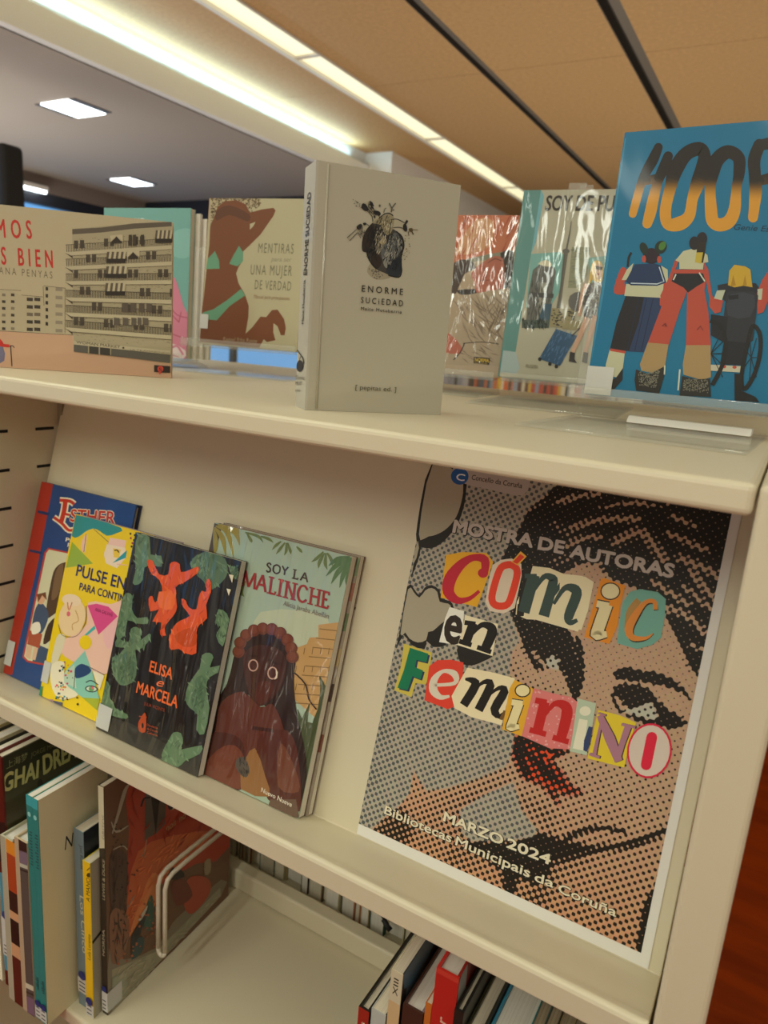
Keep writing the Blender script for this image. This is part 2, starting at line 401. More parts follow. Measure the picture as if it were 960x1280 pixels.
# left wall: bulkhead, dark frames, window glass
bx('wall_left', (-5.15, -4, 0), (-5.05, 9, .9), M['wall'])
bx('trim_6', (-5.12, -4, 2.40), (-5.05, 9, SZ+.1), M['wallwarm'])
win = struct(thing('window_1', '', '', (-5.08, 0, 0)))
b = MB().box((-.04, -4, 2.31), (.02, 9, 2.40)).box((-.04, -4, .9), (.02, 9, .98))
for y in (-4, -2.4, -.8, .8, 2.4, 4.1, 5.65, 7.3, 8.94): b.box((-.04, y, .98), (.02, y+.06, 2.31))
b.build('window_frame', M['frame'], win)
MB().box((-.012, -4, .98), (-.006, 9, 2.31)).build('window_glass', M['glass'], win)
tl = thing('white_glow_bar', 'small white glowing bar high by the left window', 'lamp', (-4.99, 3.42, 2.405))
MB().box((-.04, -.13, .0), (.0, .13, .03)).build('bar_body', M['whiteprof'], tl)
MB().tube([(-.02, -.12, -.008), (-.02, .12, -.008)], .014).build('tube', M['down'], tl)  # glowing bar for the white streak high by the left window
o = thing('black_totem', 'black upright panel rising at the left edge behind the pink book', 'panel', (-3.205, 2.02, 0))
MB().box((-.16, -.05, .03), (.14, .05, 2.208)).build('panel', M['black'], o, .02); MB().box((-.25, -.18, 0), (.23, .18, .03)).build('foot', M['black'], o, .005)

# ================================================================= SHELVING UNIT
TH = R(14.75)
def PT(x, v, off=0.0):                                       # point of the sloped display panel, off = height above it
    return Vector((x, .65308*math.cos(TH) + v*math.sin(TH) - off*math.cos(TH), EYE - .65308*math.sin(TH) + v*math.cos(TH) + off*math.sin(TH)))
ZT = EYE-.0640; ZB = EYE-.0845; YF = .470; YB = 1.25; XL = -.893; XR = -.0105; ZS = EYE-.87
unit = thing('library_shelving_unit', 'cream metal library shelving with flat top board, sloped display shelf and lower shelf', 'shelving', (-.45, .86, 0))
U0 = Vector((-.45, .86, 0))
def up(b, name, m, bevel=0, smooth=False):
    b.v = [tuple(Vector(v)-U0) for v in b.v]; return b.build(name, m, unit, bevel, smooth)
up(MB().box((-1.85, YF, ZB), (XR-.0005, YB, ZT)), 'top_board', M['paint'], .0045)
# right end panel
up(MB().box((-.0095, YF, .02), (.0225, YB, EYE-.064)), 'end_panel', M['paint'], .004)
# left upright with slot rows
b = MB().box((-.925, YF+.01, .02), (XL-.004, YB, ZB-.001))
for z in np.arange(ZS+.035, ZB-.03, .0525):
    zz = EYE-.1487 - round((EYE-.1487-z)/.0525)*.0525
    for y0, y1 in ((.535, .566), (.606, .634)): b.box((XL-.0045, y0, zz-.002), (XL-.0036, y1, zz+.002), 1)
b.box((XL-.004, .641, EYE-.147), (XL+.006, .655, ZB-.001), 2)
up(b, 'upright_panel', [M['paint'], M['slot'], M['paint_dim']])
# sloped display shelf: panel, floor, rolled lip as one folded sheet
VB = -.3325
def prof(pts): return [(p.y, p.z) for p in pts]
q = [PT(0, .105, 0), PT(0, VB, 0), PT(0, VB, .062), PT(0, VB+.0045, .070), PT(0, VB+.0055, .078)]
lip = PT(0, VB+.0055, .078)
q += [Vector((0, lip.y-.003, lip.z-.0012)), Vector((0, lip.y-.0045, lip.z-.0045)), Vector((0, lip.y-.0045, lip.z-.0245)), Vector((0, lip.y+.002, lip.z-.0265)),
      Vector((0, lip.y+.02, lip.z-.0265)), PT(0, VB-.012, .03), PT(0, VB-.010, -.004), PT(0, .105, -.004)]
b = MB().prism(prof(q), XL+.0015, XR-.0015)
up(b, 'sloped_display_shelf', M['paint'], .0012)
b = MB()
b.quad([tuple(PT(x, v, .0004)) for x, v in ((-.371, -.1115), (-.3625, -.1115), (-.3625, -.1085), (-.371, -.1085))])
up(b, 'hook_slot', M['slot'])
# lower shelf boards (both faces of the unit) and the low stop between them
up(MB().box((XL, YF, ZS-.022), (XR-.002, .79, ZS)), 'lower_shelf', M['paint'], .004)
up(MB().box((XL, .80, ZS-.022), (XR-.002, YB, ZS)), 'far_side_shelf', M['paint'], .004)
up(MB().box((XL+.003, .751, ZS+.0005), (XR-.004, .775, ZS+.036)), 'shelf_stop', M['paint'], .004)
up(MB().box((XL, .49, .02), (XR-.002, YB-.03, .10)), 'base_plinth', M['paint'])

# ================================================================= POSTER
PQ = [(544.5, 536.7), (938.2, 590.6), (809.9, 1211.5), (441.9, 1039.7)]
PW, PH = .29, .42
ps = thing('poster', 'halftone poster of a woman\'s face with cut-out lettering, leaning on the sloped shelf', 'poster', PT(-.3125, VB+.0015, .0011), (-TH, 0, 0))
MB().box((.0042, 0, 0), (PW, .0004, PH)).build('paper_sheet', M['paper'], ps)
def halftone():
    Hm = homog(PQ, [(0, PH), (PW, PH), (PW, 0), (0, 0)])
    def mp(p, z=(0, 0, 1)):
        q = Hm @ np.array([z[0]+p[0]/z[2], z[1]+p[1]/z[2], 1]); return (q[0]/q[2], q[1]/q[2])
    x0, x1, y0, y1 = .0042, PW-.0075, .0105, PH-.008
    nx, ny = 190, 275
    X, Y = np.meshgrid(np.linspace(x0, x1, nx), np.linspace(y0, y1, ny)); P = np.stack([X, Y], -1)
    def sdf(pts, z=(0, 0, 1), sm=0):                         # signed distance to a polygon, negative inside
        if sm: pts = spline(pts, True, sm)
        q = np.array([mp(p, z) for p in pts]); d = np.full(X.shape, 9.); ins = np.zeros(X.shape, bool)
        for a, b in zip(q, np.roll(q, -1, 0)):
            e = b-a; t = np.clip(((P-a)@e)/(e@e+1e-12), 0, 1); d = np.minimum(d, np.hypot(*np.moveaxis(P-a-t[..., None]*e, -1, 0)))
            with np.errstate(divide='ignore', invalid='ignore'):
                ins ^= ((a[1] > Y) != (b[1] > Y)) & (X < (b[0]-a[0])*(Y-a[1])/(b[1]-a[1]+1e-15)+a[0])
        return np.where(ins, -d, d)
    def sline(pts, z=(0, 0, 1)):
        q = np.array([mp(p, z) for p in spline(pts, False, 4)]); d = np.full(X.shape, 9.)
        for a, b in zip(q, q[1:]):
            e = b-a; t = np.clip(((P-a)@e)/(e@e+1e-12), 0, 1); d = np.minimum(d, np.hypot(*np.moveaxis(P-a-t[..., None]*e, -1, 0)))
        return d
    soft = lambda d, w: np.clip(.5-d/(2*w), 0, 1)
    A4 = (640, 800, 4); A6 = (620, 980, 4); A2 = (700, 600, 4)
    face = soft(sdf([(697, 570), (697, 605), (660, 637), (652, 655), (630, 692), (620, 720), (640, 770), (650, 800), (640, 815), (637, 842), (640, 880), (643, 920), (640, 940), (633, 958), (600, 972), (560, 985), (533, 988), (525, 975), (517, 963), (513, 990), (500, 1007), (480, 1022), (460, 1042), (640, 1160), (830, 1240), (960, 640), (940, 560)]), .0006)
    isl = soft(sdf([(575, 1012), (612, 990), (642, 977), (652, 1012), (664, 1028), (673, 1037), (666, 1046), (640, 1050), (590, 1051), (578, 1042)]), .0006)
    face = face*(1-isl)
    v = Y/PH; u = X/PW
    skin = .05 + .26*np.clip((.50-v)/.30, 0, 1)
    skin += .20*soft(sdf([(637, 815), (660, 850), (690, 860), (715, 875), (700, 900), (640, 890)], sm=3), .008)
    skin += .10*soft(sdf([(460, 1040), (640, 960), (640, 1060), (560, 1090), (640, 1150), (700, 1190), (600, 1160)]), .010)
    skin += .30*soft(sdf([(460, 1042), (500, 1005), (520, 1030), (505, 1060)]), .006)
    skin += .16*soft(sdf([(640, 990), (690, 1010), (690, 1040), (670, 1020), (650, 1005)]), .006)
    skin += .12*np.clip((.2-v)/.2, 0, 1)*(u > .35)
    tone = skin.copy()
    def dark(d, w=.0012, to=.98):
        nonlocal tone
        s = soft(d, w); tone = tone*(1-s)+to*s
    def light(d, w=.002, to=.15):
        nonlocal tone
        s = soft(d, w); tone = tone*(1-s)+to*s
    hair = sdf([(697, 560), (697, 605), (660, 637), (650, 655), (628, 692), (618, 720), (640, 770), (652, 797), (668, 775), (690, 745), (700, 718), (722, 707), (748, 706), (762, 722), (800, 737), (832, 752), (833, 772), (845, 795), (862, 835), (872, 845), (960, 600), (930, 560)])
    dark(hair, .002)
    H2 = tone.copy()
    for pts, wd in (([(0, 110), (100, 80), (200, 72)], .0035), ([(60, 240), (200, 200), (390, 195)], .0045), ([(30, 330), (120, 290), (200, 285)], .004), ([(80, 430), (200, 420)], .003),
                    ([(280, 310), (400, 260), (470, 330), (520, 400)], .006), ([(540, 270), (640, 310), (730, 350)], .004), ([(560, 180), (680, 235)], .003),
                    ([(600, 390), (700, 430), (790, 480)], .005), ([(660, 460), (740, 560), (790, 590)], .005), ([(470, 510), (560, 570), (640, 620)], .004),
                    ([(540, 640), (640, 680), (720, 760)], .0045), ([(620, 530), (700, 600), (750, 640)], .0035), ([(300, 120), (420, 110)], .002), ([(650, 820), (720, 850)], .003),
                    ([(870, -60), (600, 40), (540, 120)], .002), ([(200, 140), (330, 120), (500, 130)], .0018)):
        d = sline(pts, A2); s = np.clip(1.15-d/wd, 0, 1)*.8; tone = tone*(1-s)+.16*s
    for pts in ([(720, 230), (800, 170)], [(860, 190), (940, 170)], [(850, 300), (930, 360)], [(850, 490), (940, 470)]):
        d = sline(pts, (480, 580, 4)); s = np.clip(1.1-d/.005, 0, 1)*.5; tone = tone*(1-s)+.3*s
    # brow, eyes, nose line
    dark(sdf([(512, 155), (560, 135), (640, 150), (740, 165), (830, 215), (900, 300), (820, 252), (700, 217), (580, 203), (522, 190)], A4, 3))
    dark(sdf([(505, 250), (540, 225), (600, 218), (690, 250), (760, 330), (870, 405), (830, 440), (720, 432), (640, 412), (560, 372), (508, 320)], A4, 3), .0016)
    light(sdf([(640, 330), (690, 308), (722, 360), (720, 402), (600, 372), (560, 350)], A4, 2), .001, .22)
    light(sline([(530, 295), (550, 330), (590, 365)], A4)-.0022, .0008, .1)
    dark(sdf([(668, 772), (690, 775), (712, 790), (722, 820), (728, 850), (722, 870), (712, 862), (705, 842), (690, 832), (672, 838), (662, 825), (652, 800)], sm=3), .002)
    light(sline([(110, 60), (135, 100), (165, 120)], A4)-.0016, .0008, .1)
    light(sdf([(165, 110), (205, 70), (240, 100), (235, 150), (190, 140)], A4), .0012, .25)
    dark(sline([(330, 0), (345, 90), (345, 190), (315, 290)], A4)-.0028, .0012)
    dark(sline([(860, 800), (930, 850), (950, 930), (985, 1060)], (480, 580, 4))-.0012, .0012, .9)
    # mouth
    mouth = sdf([(8, 485), (60, 468), (130, 500), (200, 540), (290, 545), (225, 585), (205, 610), (250, 655), (290, 720), (350, 765), (270, 772), (215, 760), (235, 822), (150, 725), (60, 690), (25, 620), (0, 560)], A4, 2)
    dark(mouth, .003)
    reds = np.minimum.reduce([sline([(85, 530), (125, 580)], A4)-.0025, sline([(75, 600), (130, 668)], A4)-.003, sline([(110, 680), (180, 720), (260, 758)], A4)-.0045, sline([(170, 600), (240, 680), (310, 755)], A4)-.0022])
    light(reds, .0018, .55)
    light(sline([(150, 560), (200, 575), (165, 600)], A4)-.0012, .0008, .15)
    # jaw and neck shadow
    dark(sdf([(205, 240), (340, 282), (470, 310), (440, 350), (350, 380), (285, 395), (262, 470), (200, 505), (110, 470), (95, 560), (50, 545), (30, 440), (0, 410), (-80, 350), (-160, 300), (-20, 290), (120, 280)], A6, 2), .0025)
    dark(sline([(430, 335), (560, 318), (700, 292), (860, 225)], A6)-.0024, .0022)
    dark(sline([(350, 268), (450, 230), (540, 218), (645, 238)], A6)-.0016, .001)
    dark(sline([(840, 470), (770, 600), (745, 690), (720, 880)], A6)-.0034, .001)
    d = sdf([(210, 500), (270, 480), (285, 395), (480, 340), (470, 380), (330, 430), (280, 520), (240, 640), (100, 560)], A6); s = soft(d, .006)*.45; tone = tone*(1-s)+.75*s
    # backdrop
    btone = .36 + .05*np.sin(X*160)*np.sin(Y*130) + .10*np.clip((.12-u)/.12, 0, 1)
    tone = tone*face + btone*(1-face)
    paper = np.zeros(X.shape+(3,)); ink = np.zeros_like(paper)
    g = (1.36, 1.44, 1.5)
    skc = np.array(K('#AB8A6E', g)); sko = np.array(K('#B9805A', g)); bgc = np.array(K('#969182', (1.46, 1.40, 1.36))); red = np.array(K('#C8431C', g))
    wv = np.clip((.33-v)/.33, 0, 1)[..., None]*.8
    sk = skc*(1-wv)+sko*wv
    wht = soft(np.minimum(sdf([(640, 330), (690, 308), (722, 360), (720, 402), (600, 372), (560, 350)], A4, 2), sdf([(165, 110), (205, 70), (240, 100), (235, 150), (190, 140)], A4)), .001)[..., None]
    sk = sk*(1-wht)+np.array(K('#A8A492', g))*wht
    mr = soft(mouth, .003)[..., None]; sk = sk*(1-mr)+red*mr
    fa = face[..., None]
    paper = sk*fa+bgc*(1-fa); ink = np.array(K('#17110A', g))*fa+np.array(K('#464a49', g))*(1-fa)
    me = bpy.data.meshes.new('printed_portrait')
    co = np.stack([X, np.full_like(X, -.0002), Y], -1).reshape(-1, 3)
    idx = np.arange(nx*ny).reshape(ny, nx)
    fs = np.stack([idx[:-1, :-1], idx[:-1, 1:], idx[1:, 1:], idx[1:, :-1]], -1).reshape(-1, 4)
    me.from_pydata(co.tolist(), [], fs.tolist())
    for nm, val in (('Paper', paper), ('Ink', ink), ('Tone', np.repeat(tone[..., None], 3, -1))):
        a = me.color_attributes.new(nm, 'FLOAT_COLOR', 'POINT')
        a.data.foreach_set('color', np.concatenate([val, np.ones(X.shape+(1,))], -1).reshape(-1).astype(np.float32))
    m = bpy.data.materials.new('halftone_print'); m.use_nodes = True; nt = m.node_tree; N = nt.nodes; L = nt.links; b = N['Principled BSDF']
    b.inputs['Roughness'].default_value = .5; b.inputs['Specular IOR Level'].default_value = .3
    def math_(op, a, c=None):
        n = N.new('ShaderNodeMath'); n.operation = op
        for i, q in enumerate((a, c)):
            if q is None: continue
            if isinstance(q, (int, float)): n.inputs[i].default_value = q
            else: L.new(q, n.inputs[i])
        return n.outputs[0]
    tc = N.new('ShaderNodeTexCoord'); mpn = N.new('ShaderNodeMapping'); mpn.inputs['Rotation'].default_value = (0, R(38), 0)
    k = 2*math.pi/.0052; mpn.inputs['Scale'].default_value = (k, k, k); L.new(tc.outputs['Object'], mpn.inputs[0])
    sx = N.new('ShaderNodeSeparateXYZ'); L.new(mpn.outputs[0], sx.inputs[0])
    pat = math_('ADD', math_('MULTIPLY', math_('ADD', math_('COSINE', sx.outputs[0]), math_('COSINE', sx.outputs[2])), .25), .5)
    at = {q: N.new('ShaderNodeAttribute') for q in ('Paper', 'Ink', 'Tone')}
    for q in at: at[q].attribute_name = q
    s2 = N.new('ShaderNodeSeparateColor'); L.new(at['Tone'].outputs['Color'], s2.inputs[0])
    d = math_('ADD', math_('MULTIPLY', math_('SUBTRACT', math_('ADD', s2.outputs[0], pat), 1.0), 9.0), .5)
    cl_ = N.new('ShaderNodeClamp'); L.new(d, cl_.inputs[0])
    mx = N.new('ShaderNodeMix'); mx.data_type = 'RGBA'; L.new(cl_.outputs[0], mx.inputs[0]); L.new(at['Paper'].outputs['Color'], mx.inputs[6]); L.new(at['Ink'].outputs['Color'], mx.inputs[7])
    # fine violet and green misprint specks over the print
    nz = N.new('ShaderNodeTexNoise'); nz.inputs['Scale'].default_value = 420; L.new(tc.outputs['Object'], nz.inputs[0])
    m2 = N.new('ShaderNodeMix'); m2.data_type = 'RGBA'; m2.blend_type = 'SOFT_LIGHT'; m2.inputs[0].default_value = .35
    L.new(mx.outputs[2], m2.inputs[6]); L.new(nz.outputs['Color'], m2.inputs[7]); L.new(m2.outputs[2], b.inputs['Base Color'])
    me.materials.append(m); link(bpy.data.objects.new('printed_portrait', me), ps)
halftone()
A = Art(PQ, PW, PH)
Z1 = (480, 580, 4); Z2 = (700, 600, 4); Z3 = (440, 800, 4); Z4 = (640, 800, 4)
A.zoom(*Z1)
BK = '#1d1a14'
# clouds and badge
A.poly(BK, [(240, 0), (400, 60), (412, 130), (400, 215), (370, 300), (330, 355), (290, 395), (235, 422), (172, 402), (168, 300)], 3)
A.poly('#9b917b', [(246, 0), (380, 60), (397, 120), (388, 190), (362, 265), (320, 318), (275, 348), (225, 362), (176, 352)], 3)
A.poly(BK, [(178, 380), (186, 420), (176, 470), (158, 520), (136, 575), (150, 500), (168, 390)])
A.poly('#9b917b', [(172, 385), (176, 420), (164, 470), (146, 505), (160, 420)])
A.poly(BK, [(118, 612), (150, 622), (176, 655), (205, 618), (240, 605), (278, 630), (290, 672), (330, 685), (350, 720), (330, 800), (300, 860), (312, 905), (250, 915), (215, 885), (205, 925), (140, 905), (100, 855), (62, 925), (80, 840)], 2)
A.poly('#9b917b', [(122, 626), (150, 640), (178, 668), (208, 632), (240, 620), (268, 640), (280, 688), (322, 698), (338, 722), (318, 772), (285, 800), (245, 835), (222, 840), (212, 880), (170, 892), (128, 872), (108, 842), (84, 850)], 2)
A.poly('#a5998f', [(345, 5), (730, 85), (722, 130), (695, 158), (650, 156), (420, 104), (350, 80)])
A.ell('#1f4f8c', 380, 62, 44, 42); A.text('#d8dcd8', 'C', (361, 80), (402, 86), 34, .03)
A.text('#2a221c', 'Concello da Coruña', (438, 78), (690, 122), 26, .012)
# headline
for c, off, bo in ((BK, 3, .10), ('#b3a69c', 0, .06)):
    A.zoom(*Z1).text(c, 'MOSTRA', (346+off, 340+off), (740+off, 416+off), 62, .015, 0, 1, bo)
    A.text(c, 'DE', (772+off, 424+off), (895+off, 448+off), 62, .015, 0, 1, bo)
    A.zoom(*Z2).text(c, 'AUTORAS', (50+off, 383+off), (562+off, 488+off), 64, .015, 0, 1, bo)
A.zoom(*Z1)
A.poly('#d29a1c', [(312, 455), (395, 440), (515, 445), (548, 490), (500, 625), (468, 716), (285, 668)])
A.stroke('#b01c2e', [(505, 545), (505, 480), (450, 468), (390, 500), (335, 570), (325, 640), (370, 682), (430, 672), (478, 635)], [34, 44, 34, 46, 62, 56, 36, 22, 16], 4)
A.ell('#b01c2e', 497, 545, 26, 24)
A.poly('#cbb9a2', [(585, 480), (640, 472), (688, 500), (690, 560), (655, 720), (600, 748), (530, 735), (508, 690), (530, 560), (545, 505)])
A.stroke('#d2391f', [(615, 505), (580, 530), (545, 640), (545, 690), (575, 710), (620, 700), (645, 640), (668, 545), (650, 510)], 36, 4, True)
A.poly('#d9a037', [(685, 436), (715, 462), (672, 508), (638, 490)]); A.poly('#d2391f', [(683, 450), (704, 465), (668, 500), (645, 490)])
A.poly('#d3c7a3', [(745, 510), (830, 520), (900, 550), (960, 555), (1010, 565), (1050, 590), (1020, 740), (970, 838), (760, 778), (715, 776), (660, 752), (665, 690), (735, 545)])
TL_ = '#33443f'
for x, y in ((700, 520), (690, 590), (680, 650), (670, 700)): A.poly(BK, [(x, y), (x+40, y-5), (x+30, y+60), (x-6, y+64)])
A.stroke(TL_, [(705, 560), (765, 560)], 22, 0); A.stroke(TL_, [(752, 555), (700, 742)], 58, 0)
A.stroke(TL_, [(745, 640), (800, 565), (840, 570), (845, 600), (800, 760)], [18, 26, 40, 48, 54], 4)
A.stroke(TL_, [(845, 660), (900, 590), (945, 600), (945, 640), (918, 740), (925, 785), (965, 780)], [18, 26, 42, 52, 50, 34, 20], 4)
A.zoom(*Z2)
A.poly('#d3c7a3', [(0, 470), (75, 475), (115, 480), (150, 545), (128, 610), (140, 655), (108, 750), (0, 728)])
A.stroke(TL_, [(-30, 620), (20, 545), (62, 540), (85, 570), (45, 680), (55, 712), (88, 700)], [16, 26, 44, 52, 48, 30, 18], 4)
A.poly('#d08018', [(205, 495), (222, 490), (328, 528), (300, 640), (285, 735), (248, 820), (122, 785), (150, 690)])
for c, k in (('#2a1d10', 12), ('#cfc296', 0)):
    A.ell(c, 253, 556, 44+k*.5, 38+k*.5); A.stroke(c, [(185, 618), (245, 630)], 34+k, 0); A.stroke(c, [(235, 622), (190, 750), (185, 775), (235, 770)], [60+k, 60+k, 50+k, 30+k], 3)
A.poly('#679a8c', [(350, 560), (400, 545), (490, 560), (530, 595), (525, 680), (505, 790), (460, 825), (385, 845), (285, 815), (300, 700), (315, 610)])
A.stroke('#a0793f', [(395, 600), (350, 660), (340, 740)], 34, 4); A.stroke('#2a1d10', [(482, 652), (472, 612), (430, 620), (385, 680), (350, 750), (370, 795), (430, 795), (468, 768)], [22, 22, 22, 34, 42, 30, 16, 8], 4)
A.stroke('#c87c30', [(478, 648), (472, 608), (428, 612), (378, 675), (345, 745), (365, 788), (430, 790), (465, 768)], [24, 22, 22, 36, 42, 30, 16, 6], 4)
# en
A.zoom(*Z1)
A.poly(BK, [(375, 905), (470, 915), (545, 945), (540, 965), (500, 985), (450, 1005), (395, 1000), (372, 960)], 2)
A.poly('#dcd6c8', [(330, 715), (402, 735), (398, 830), (380, 905), (278, 890), (308, 770)])
A.text('#2a2018', 'e', (300, 882), (376, 900), 205, .04)
A.poly('#d8ccaa', [(408, 755), (572, 800), (545, 960), (370, 905), (395, 830)])
DK = '#17120c'
A.stroke(DK, [(405, 792), (460, 800)], 24, 0); A.stroke(DK, [(448, 795), (412, 895)], 44, 0); A.stroke(DK, [(378, 885), (440, 905)], 24, 0)
A.stroke(DK, [(440, 850), (490, 805), (535, 815), (540, 850), (505, 930)], [20, 26, 44, 50, 46], 4); A.stroke(DK, [(468, 915), (538, 940)], 24, 0)
# Feminino
A.zoom(*Z3)
A.poly('#b9a845', [(262, 18), (402, 62), (392, 140), (372, 222), (320, 215), (300, 285), (214, 250), (250, 120)])
for c, o in (('#20304c', 8), ('#0c6b47', 0)):
    A.poly(c, [(292+o, 38+o), (384+o, 68+o), (374+o, 110+o), (325+o, 98+o), (318+o, 135+o), (358+o, 152+o), (345+o, 195+o), (305+o, 180+o), (280+o, 250+o), (230+o, 238+o), (262+o, 150+o)])
A.poly('#cd3a26', [(430, 100), (500, 98), (560, 112), (555, 190), (510, 300), (520, 330), (480, 345), (365, 300), (388, 130)])
A.stroke('#c9bda9', [(415, 225), (515, 215), (515, 170), (460, 155), (415, 195), (410, 250), (445, 285), (490, 280)], [16, 20, 34, 18, 34, 42, 26, 12], 4)
A.poly('#d8c9a3', [(580, 138), (700, 160), (815, 190), (820, 215), (780, 300), (750, 425), (600, 385), (515, 340), (500, 280), (560, 170)])
A.stroke(DK, [(568, 195), (600, 200), (620, 225), (560, 325)], [12, 30, 44, 44], 3)
A.stroke(DK, [(610, 250), (660, 210), (695, 225), (635, 350)], [12, 20, 42, 44], 3); A.stroke(DK, [(680, 280), (735, 240), (765, 255), (715, 345), (740, 380), (768, 355)], [12, 20, 42, 44, 26, 8], 3)
A.poly('#6a4a22', [(760, 350), (775, 355), (755, 400), (738, 395)])
A.poly('#cf9a28', [(815, 198), (905, 240), (912, 280), (880, 400), (850, 480), (752, 445), (765, 380), (790, 240)])
for c, k in (('#2a1d10', 10), ('#d6c896', 0)):
    A.ell(c, 855, 252, 34+k*.6, 28+k*.6); A.stroke(c, [(800, 310), (855, 318)], 30+k, 0); A.stroke(c, [(838, 315), (800, 420), (795, 435), (838, 432)], [44+k, 44+k, 40+k, 22+k], 3)
A.zoom(*Z4)
A.poly('#c9706c', [(110, 240), (215, 268), (300, 285), (330, 310), (322, 430), (290, 545), (190, 540), (50, 478), (60, 440)])
A.scat('#d29a94', [(110, 240), (300, 285), (322, 430), (290, 540), (190, 535), (60, 470)], 90, 5, 3)
RD = '#b01a18'
A.stroke(RD, [(118, 300), (175, 312)], 30, 0); A.stroke(RD, [(165, 308), (130, 450)], 50, 0); A.stroke(RD, [(90, 447), (172, 470)], 28, 0)
A.stroke(RD, [(165, 375), (215, 318), (268, 330), (275, 380), (245, 495)], [18, 28, 52, 56, 50], 4); A.stroke(RD, [(205, 485), (285, 508)], 28, 0)
A.poly('#a9b59c', [(330, 290), (422, 315), (405, 420), (375, 575), (290, 555), (305, 470)])
A.ell('#d3cfb6', 367, 354, 28, 24); A.poly('#d3cfb6', [(338, 392), (380, 400), (360, 552), (305, 540)])
A.poly('#2c3a5e', [(385, 430), (405, 435), (392, 520), (375, 558), (358, 550), (362, 500)])
A.poly('#cdb52a', [(432, 348), (540, 375), (622, 412), (590, 510), (562, 636), (378, 590), (405, 470)])
for c, o in (('#35241c', 6), ('#9c6c7c', 0)):
    A.stroke(c, [(455+o, 372), (432+o, 480), (412+o, 575)], [10, 16, 20], 0); A.stroke(c, [(440+o, 375), (490+o, 490), (535+o, 605)], [30, 52, 40], 0); A.stroke(c, [(582+o, 430), (550+o, 520), (530+o, 600)], [34, 30, 24], 0)
    A.stroke(c, [(432+o, 364), (470+o, 376)], 10, 0); A.stroke(c, [(548+o, 420), (618+o, 436)], 14, 0); A.stroke(c, [(388+o, 568), (440+o, 586)], 14, 0)
A.ell('#c4193a', 688, 552, 112, 138, 8); A.ell('#c5b5a8', 688, 552, 102, 128, 8)
A.stroke('#c81a36', [(700, 485), (672, 622)], 54, 0, cap=True)
# foot lines
A.zoom(440, 980, 4)
for c, off, bo in ((BK, 2, .10), ('#cfc3a8', 0, .05)):
    A.zoom(440, 980, 4)
    A.text(c, 'MARZO', (460+off, 180+off), (752+off, 302+off), 48, .015, 0, 1, bo); A.text(c, '2024', (775+off, 312+off), (990+off, 400+off), 50, .015, 0, 1, bo)
for c, off, bo in ((BK, 1.5, .085), ('#cfc3a8', 0, .03)):
    A.zoom(440, 980, 4)
    A.text(c, 'Bibliotecas', (165+off, 145+off), (497+off, 290+off), 44, .01, 0, 1, bo); A.text(c, 'Municipais', (520+off, 300+off), (888+off, 464+off), 46, .01, 0, 1, bo)
    A.text(c, 'da', (915+off, 480+off), (1008+off, 515+off), 46, .01, 0, 1, bo)
    A.zoom(620, 980, 4).text(c, 'Coruña', (312+off, 535+off), (600+off, 660+off), 46, .01, 0, 1, bo)
lm = artmesh('cut_out_lettering', ((.02, -.00025, .02), (.021, -.0002, .021)), K('#a08a70'), A, ps, M['matte'], lambda u, v, d: (u, -.0002-d, v))

# ================================================================= BOOKS
VF = VB + .0012
def sl(x, off): return tuple(PT(x, VF, off))
TD = 14.75
# ---- blue and red hardback, far left of the slope
W, H = .187, .272
A = Art([(53.4, 602.0), (170.2, 631.1), (117.2, 893.7), (5.4, 841.0)], W, H, (0, 580, 4))
A.poly('#1f3f74', [(200, 80), (720, 190), (480, 1300), (0, 1060)])
A.poly('#9c2a1c', [(200, 80), (268, 92), (190, 500), (80, 960), (62, 1055), (-10, 1040), (60, 850)])
A.poly('#172d58', [(190, 230), (248, 243), (244, 258), (188, 243)]).poly('#172d58', [(150, 425), (210, 438), (206, 450), (147, 437)])
for c, k in (('#d9cfb4', 16), ('#b5301f', 0)):
    A.stroke(c, [(328, 182), (322, 230), (306, 292)], 22+k, 4); A.stroke(c, [(300, 180), (350, 185), (372, 200)], 16+k, 3); A.stroke(c, [(315, 245), (350, 255)], 12+k, 0); A.stroke(c, [(270, 265), (310, 295), (345, 330), (380, 325)], 14+k, 4)
for c, bo in (('#d9cfb4', .10), ('#b5301f', .03)): A.text(c, 'STHER', (352, 285), (575, 300), 62, bo)
A.text('#d9d3bf', 'Pur', (330, 385), (385, 398), 20, .03); A.text('#d9d3bf', 'Pur', (340, 412), (385, 424), 20, .03)
A.poly('#a83a34', [(245, 418), (420, 455), (300, 1020), (140, 990), (115, 965), (225, 440)])
A.poly('#c3bf9f', [(248, 427), (420, 463), (296, 1010), (142, 980), (124, 960), (234, 445)])
A.poly('#4a3526', [(330, 490), (280, 520), (258, 590), (235, 720), (238, 770), (280, 745), (330, 700), (420, 500)], 3)
A.poly('#6e543c', [(320, 500), (285, 530), (268, 610), (262, 680), (300, 640)], 3)
A.poly('#3b4a63', [(205, 690), (245, 740), (235, 800), (205, 850), (165, 830), (175, 740)], 3); A.poly('#3b4a63', [(190, 900), (260, 930), (240, 1000), (165, 985)])
A.poly('#9d4b33', [(150, 830), (215, 850), (200, 920), (140, 900)]); A.poly('#c9a586', [(140, 905), (165, 910), (155, 975), (130, 960)]); A.poly('#c9a586', [(175, 915), (195, 918), (180, 980), (162, 975)])
A.ell('#c79a7a', 208, 675, 20, 26); A.poly('#6a3e26', [(188, 650), (232, 640), (238, 680), (215, 655), (195, 690)])
A.poly('#d6cfbd', [(165, 800), (200, 790), (205, 835), (165, 850)], 3); A.poly('#3a2a20', [(245, 800), (300, 760), (270, 860), (220, 900)], 3)
A.stroke('#2b2f3e', [(300, 640), (335, 615)], 14, 0)
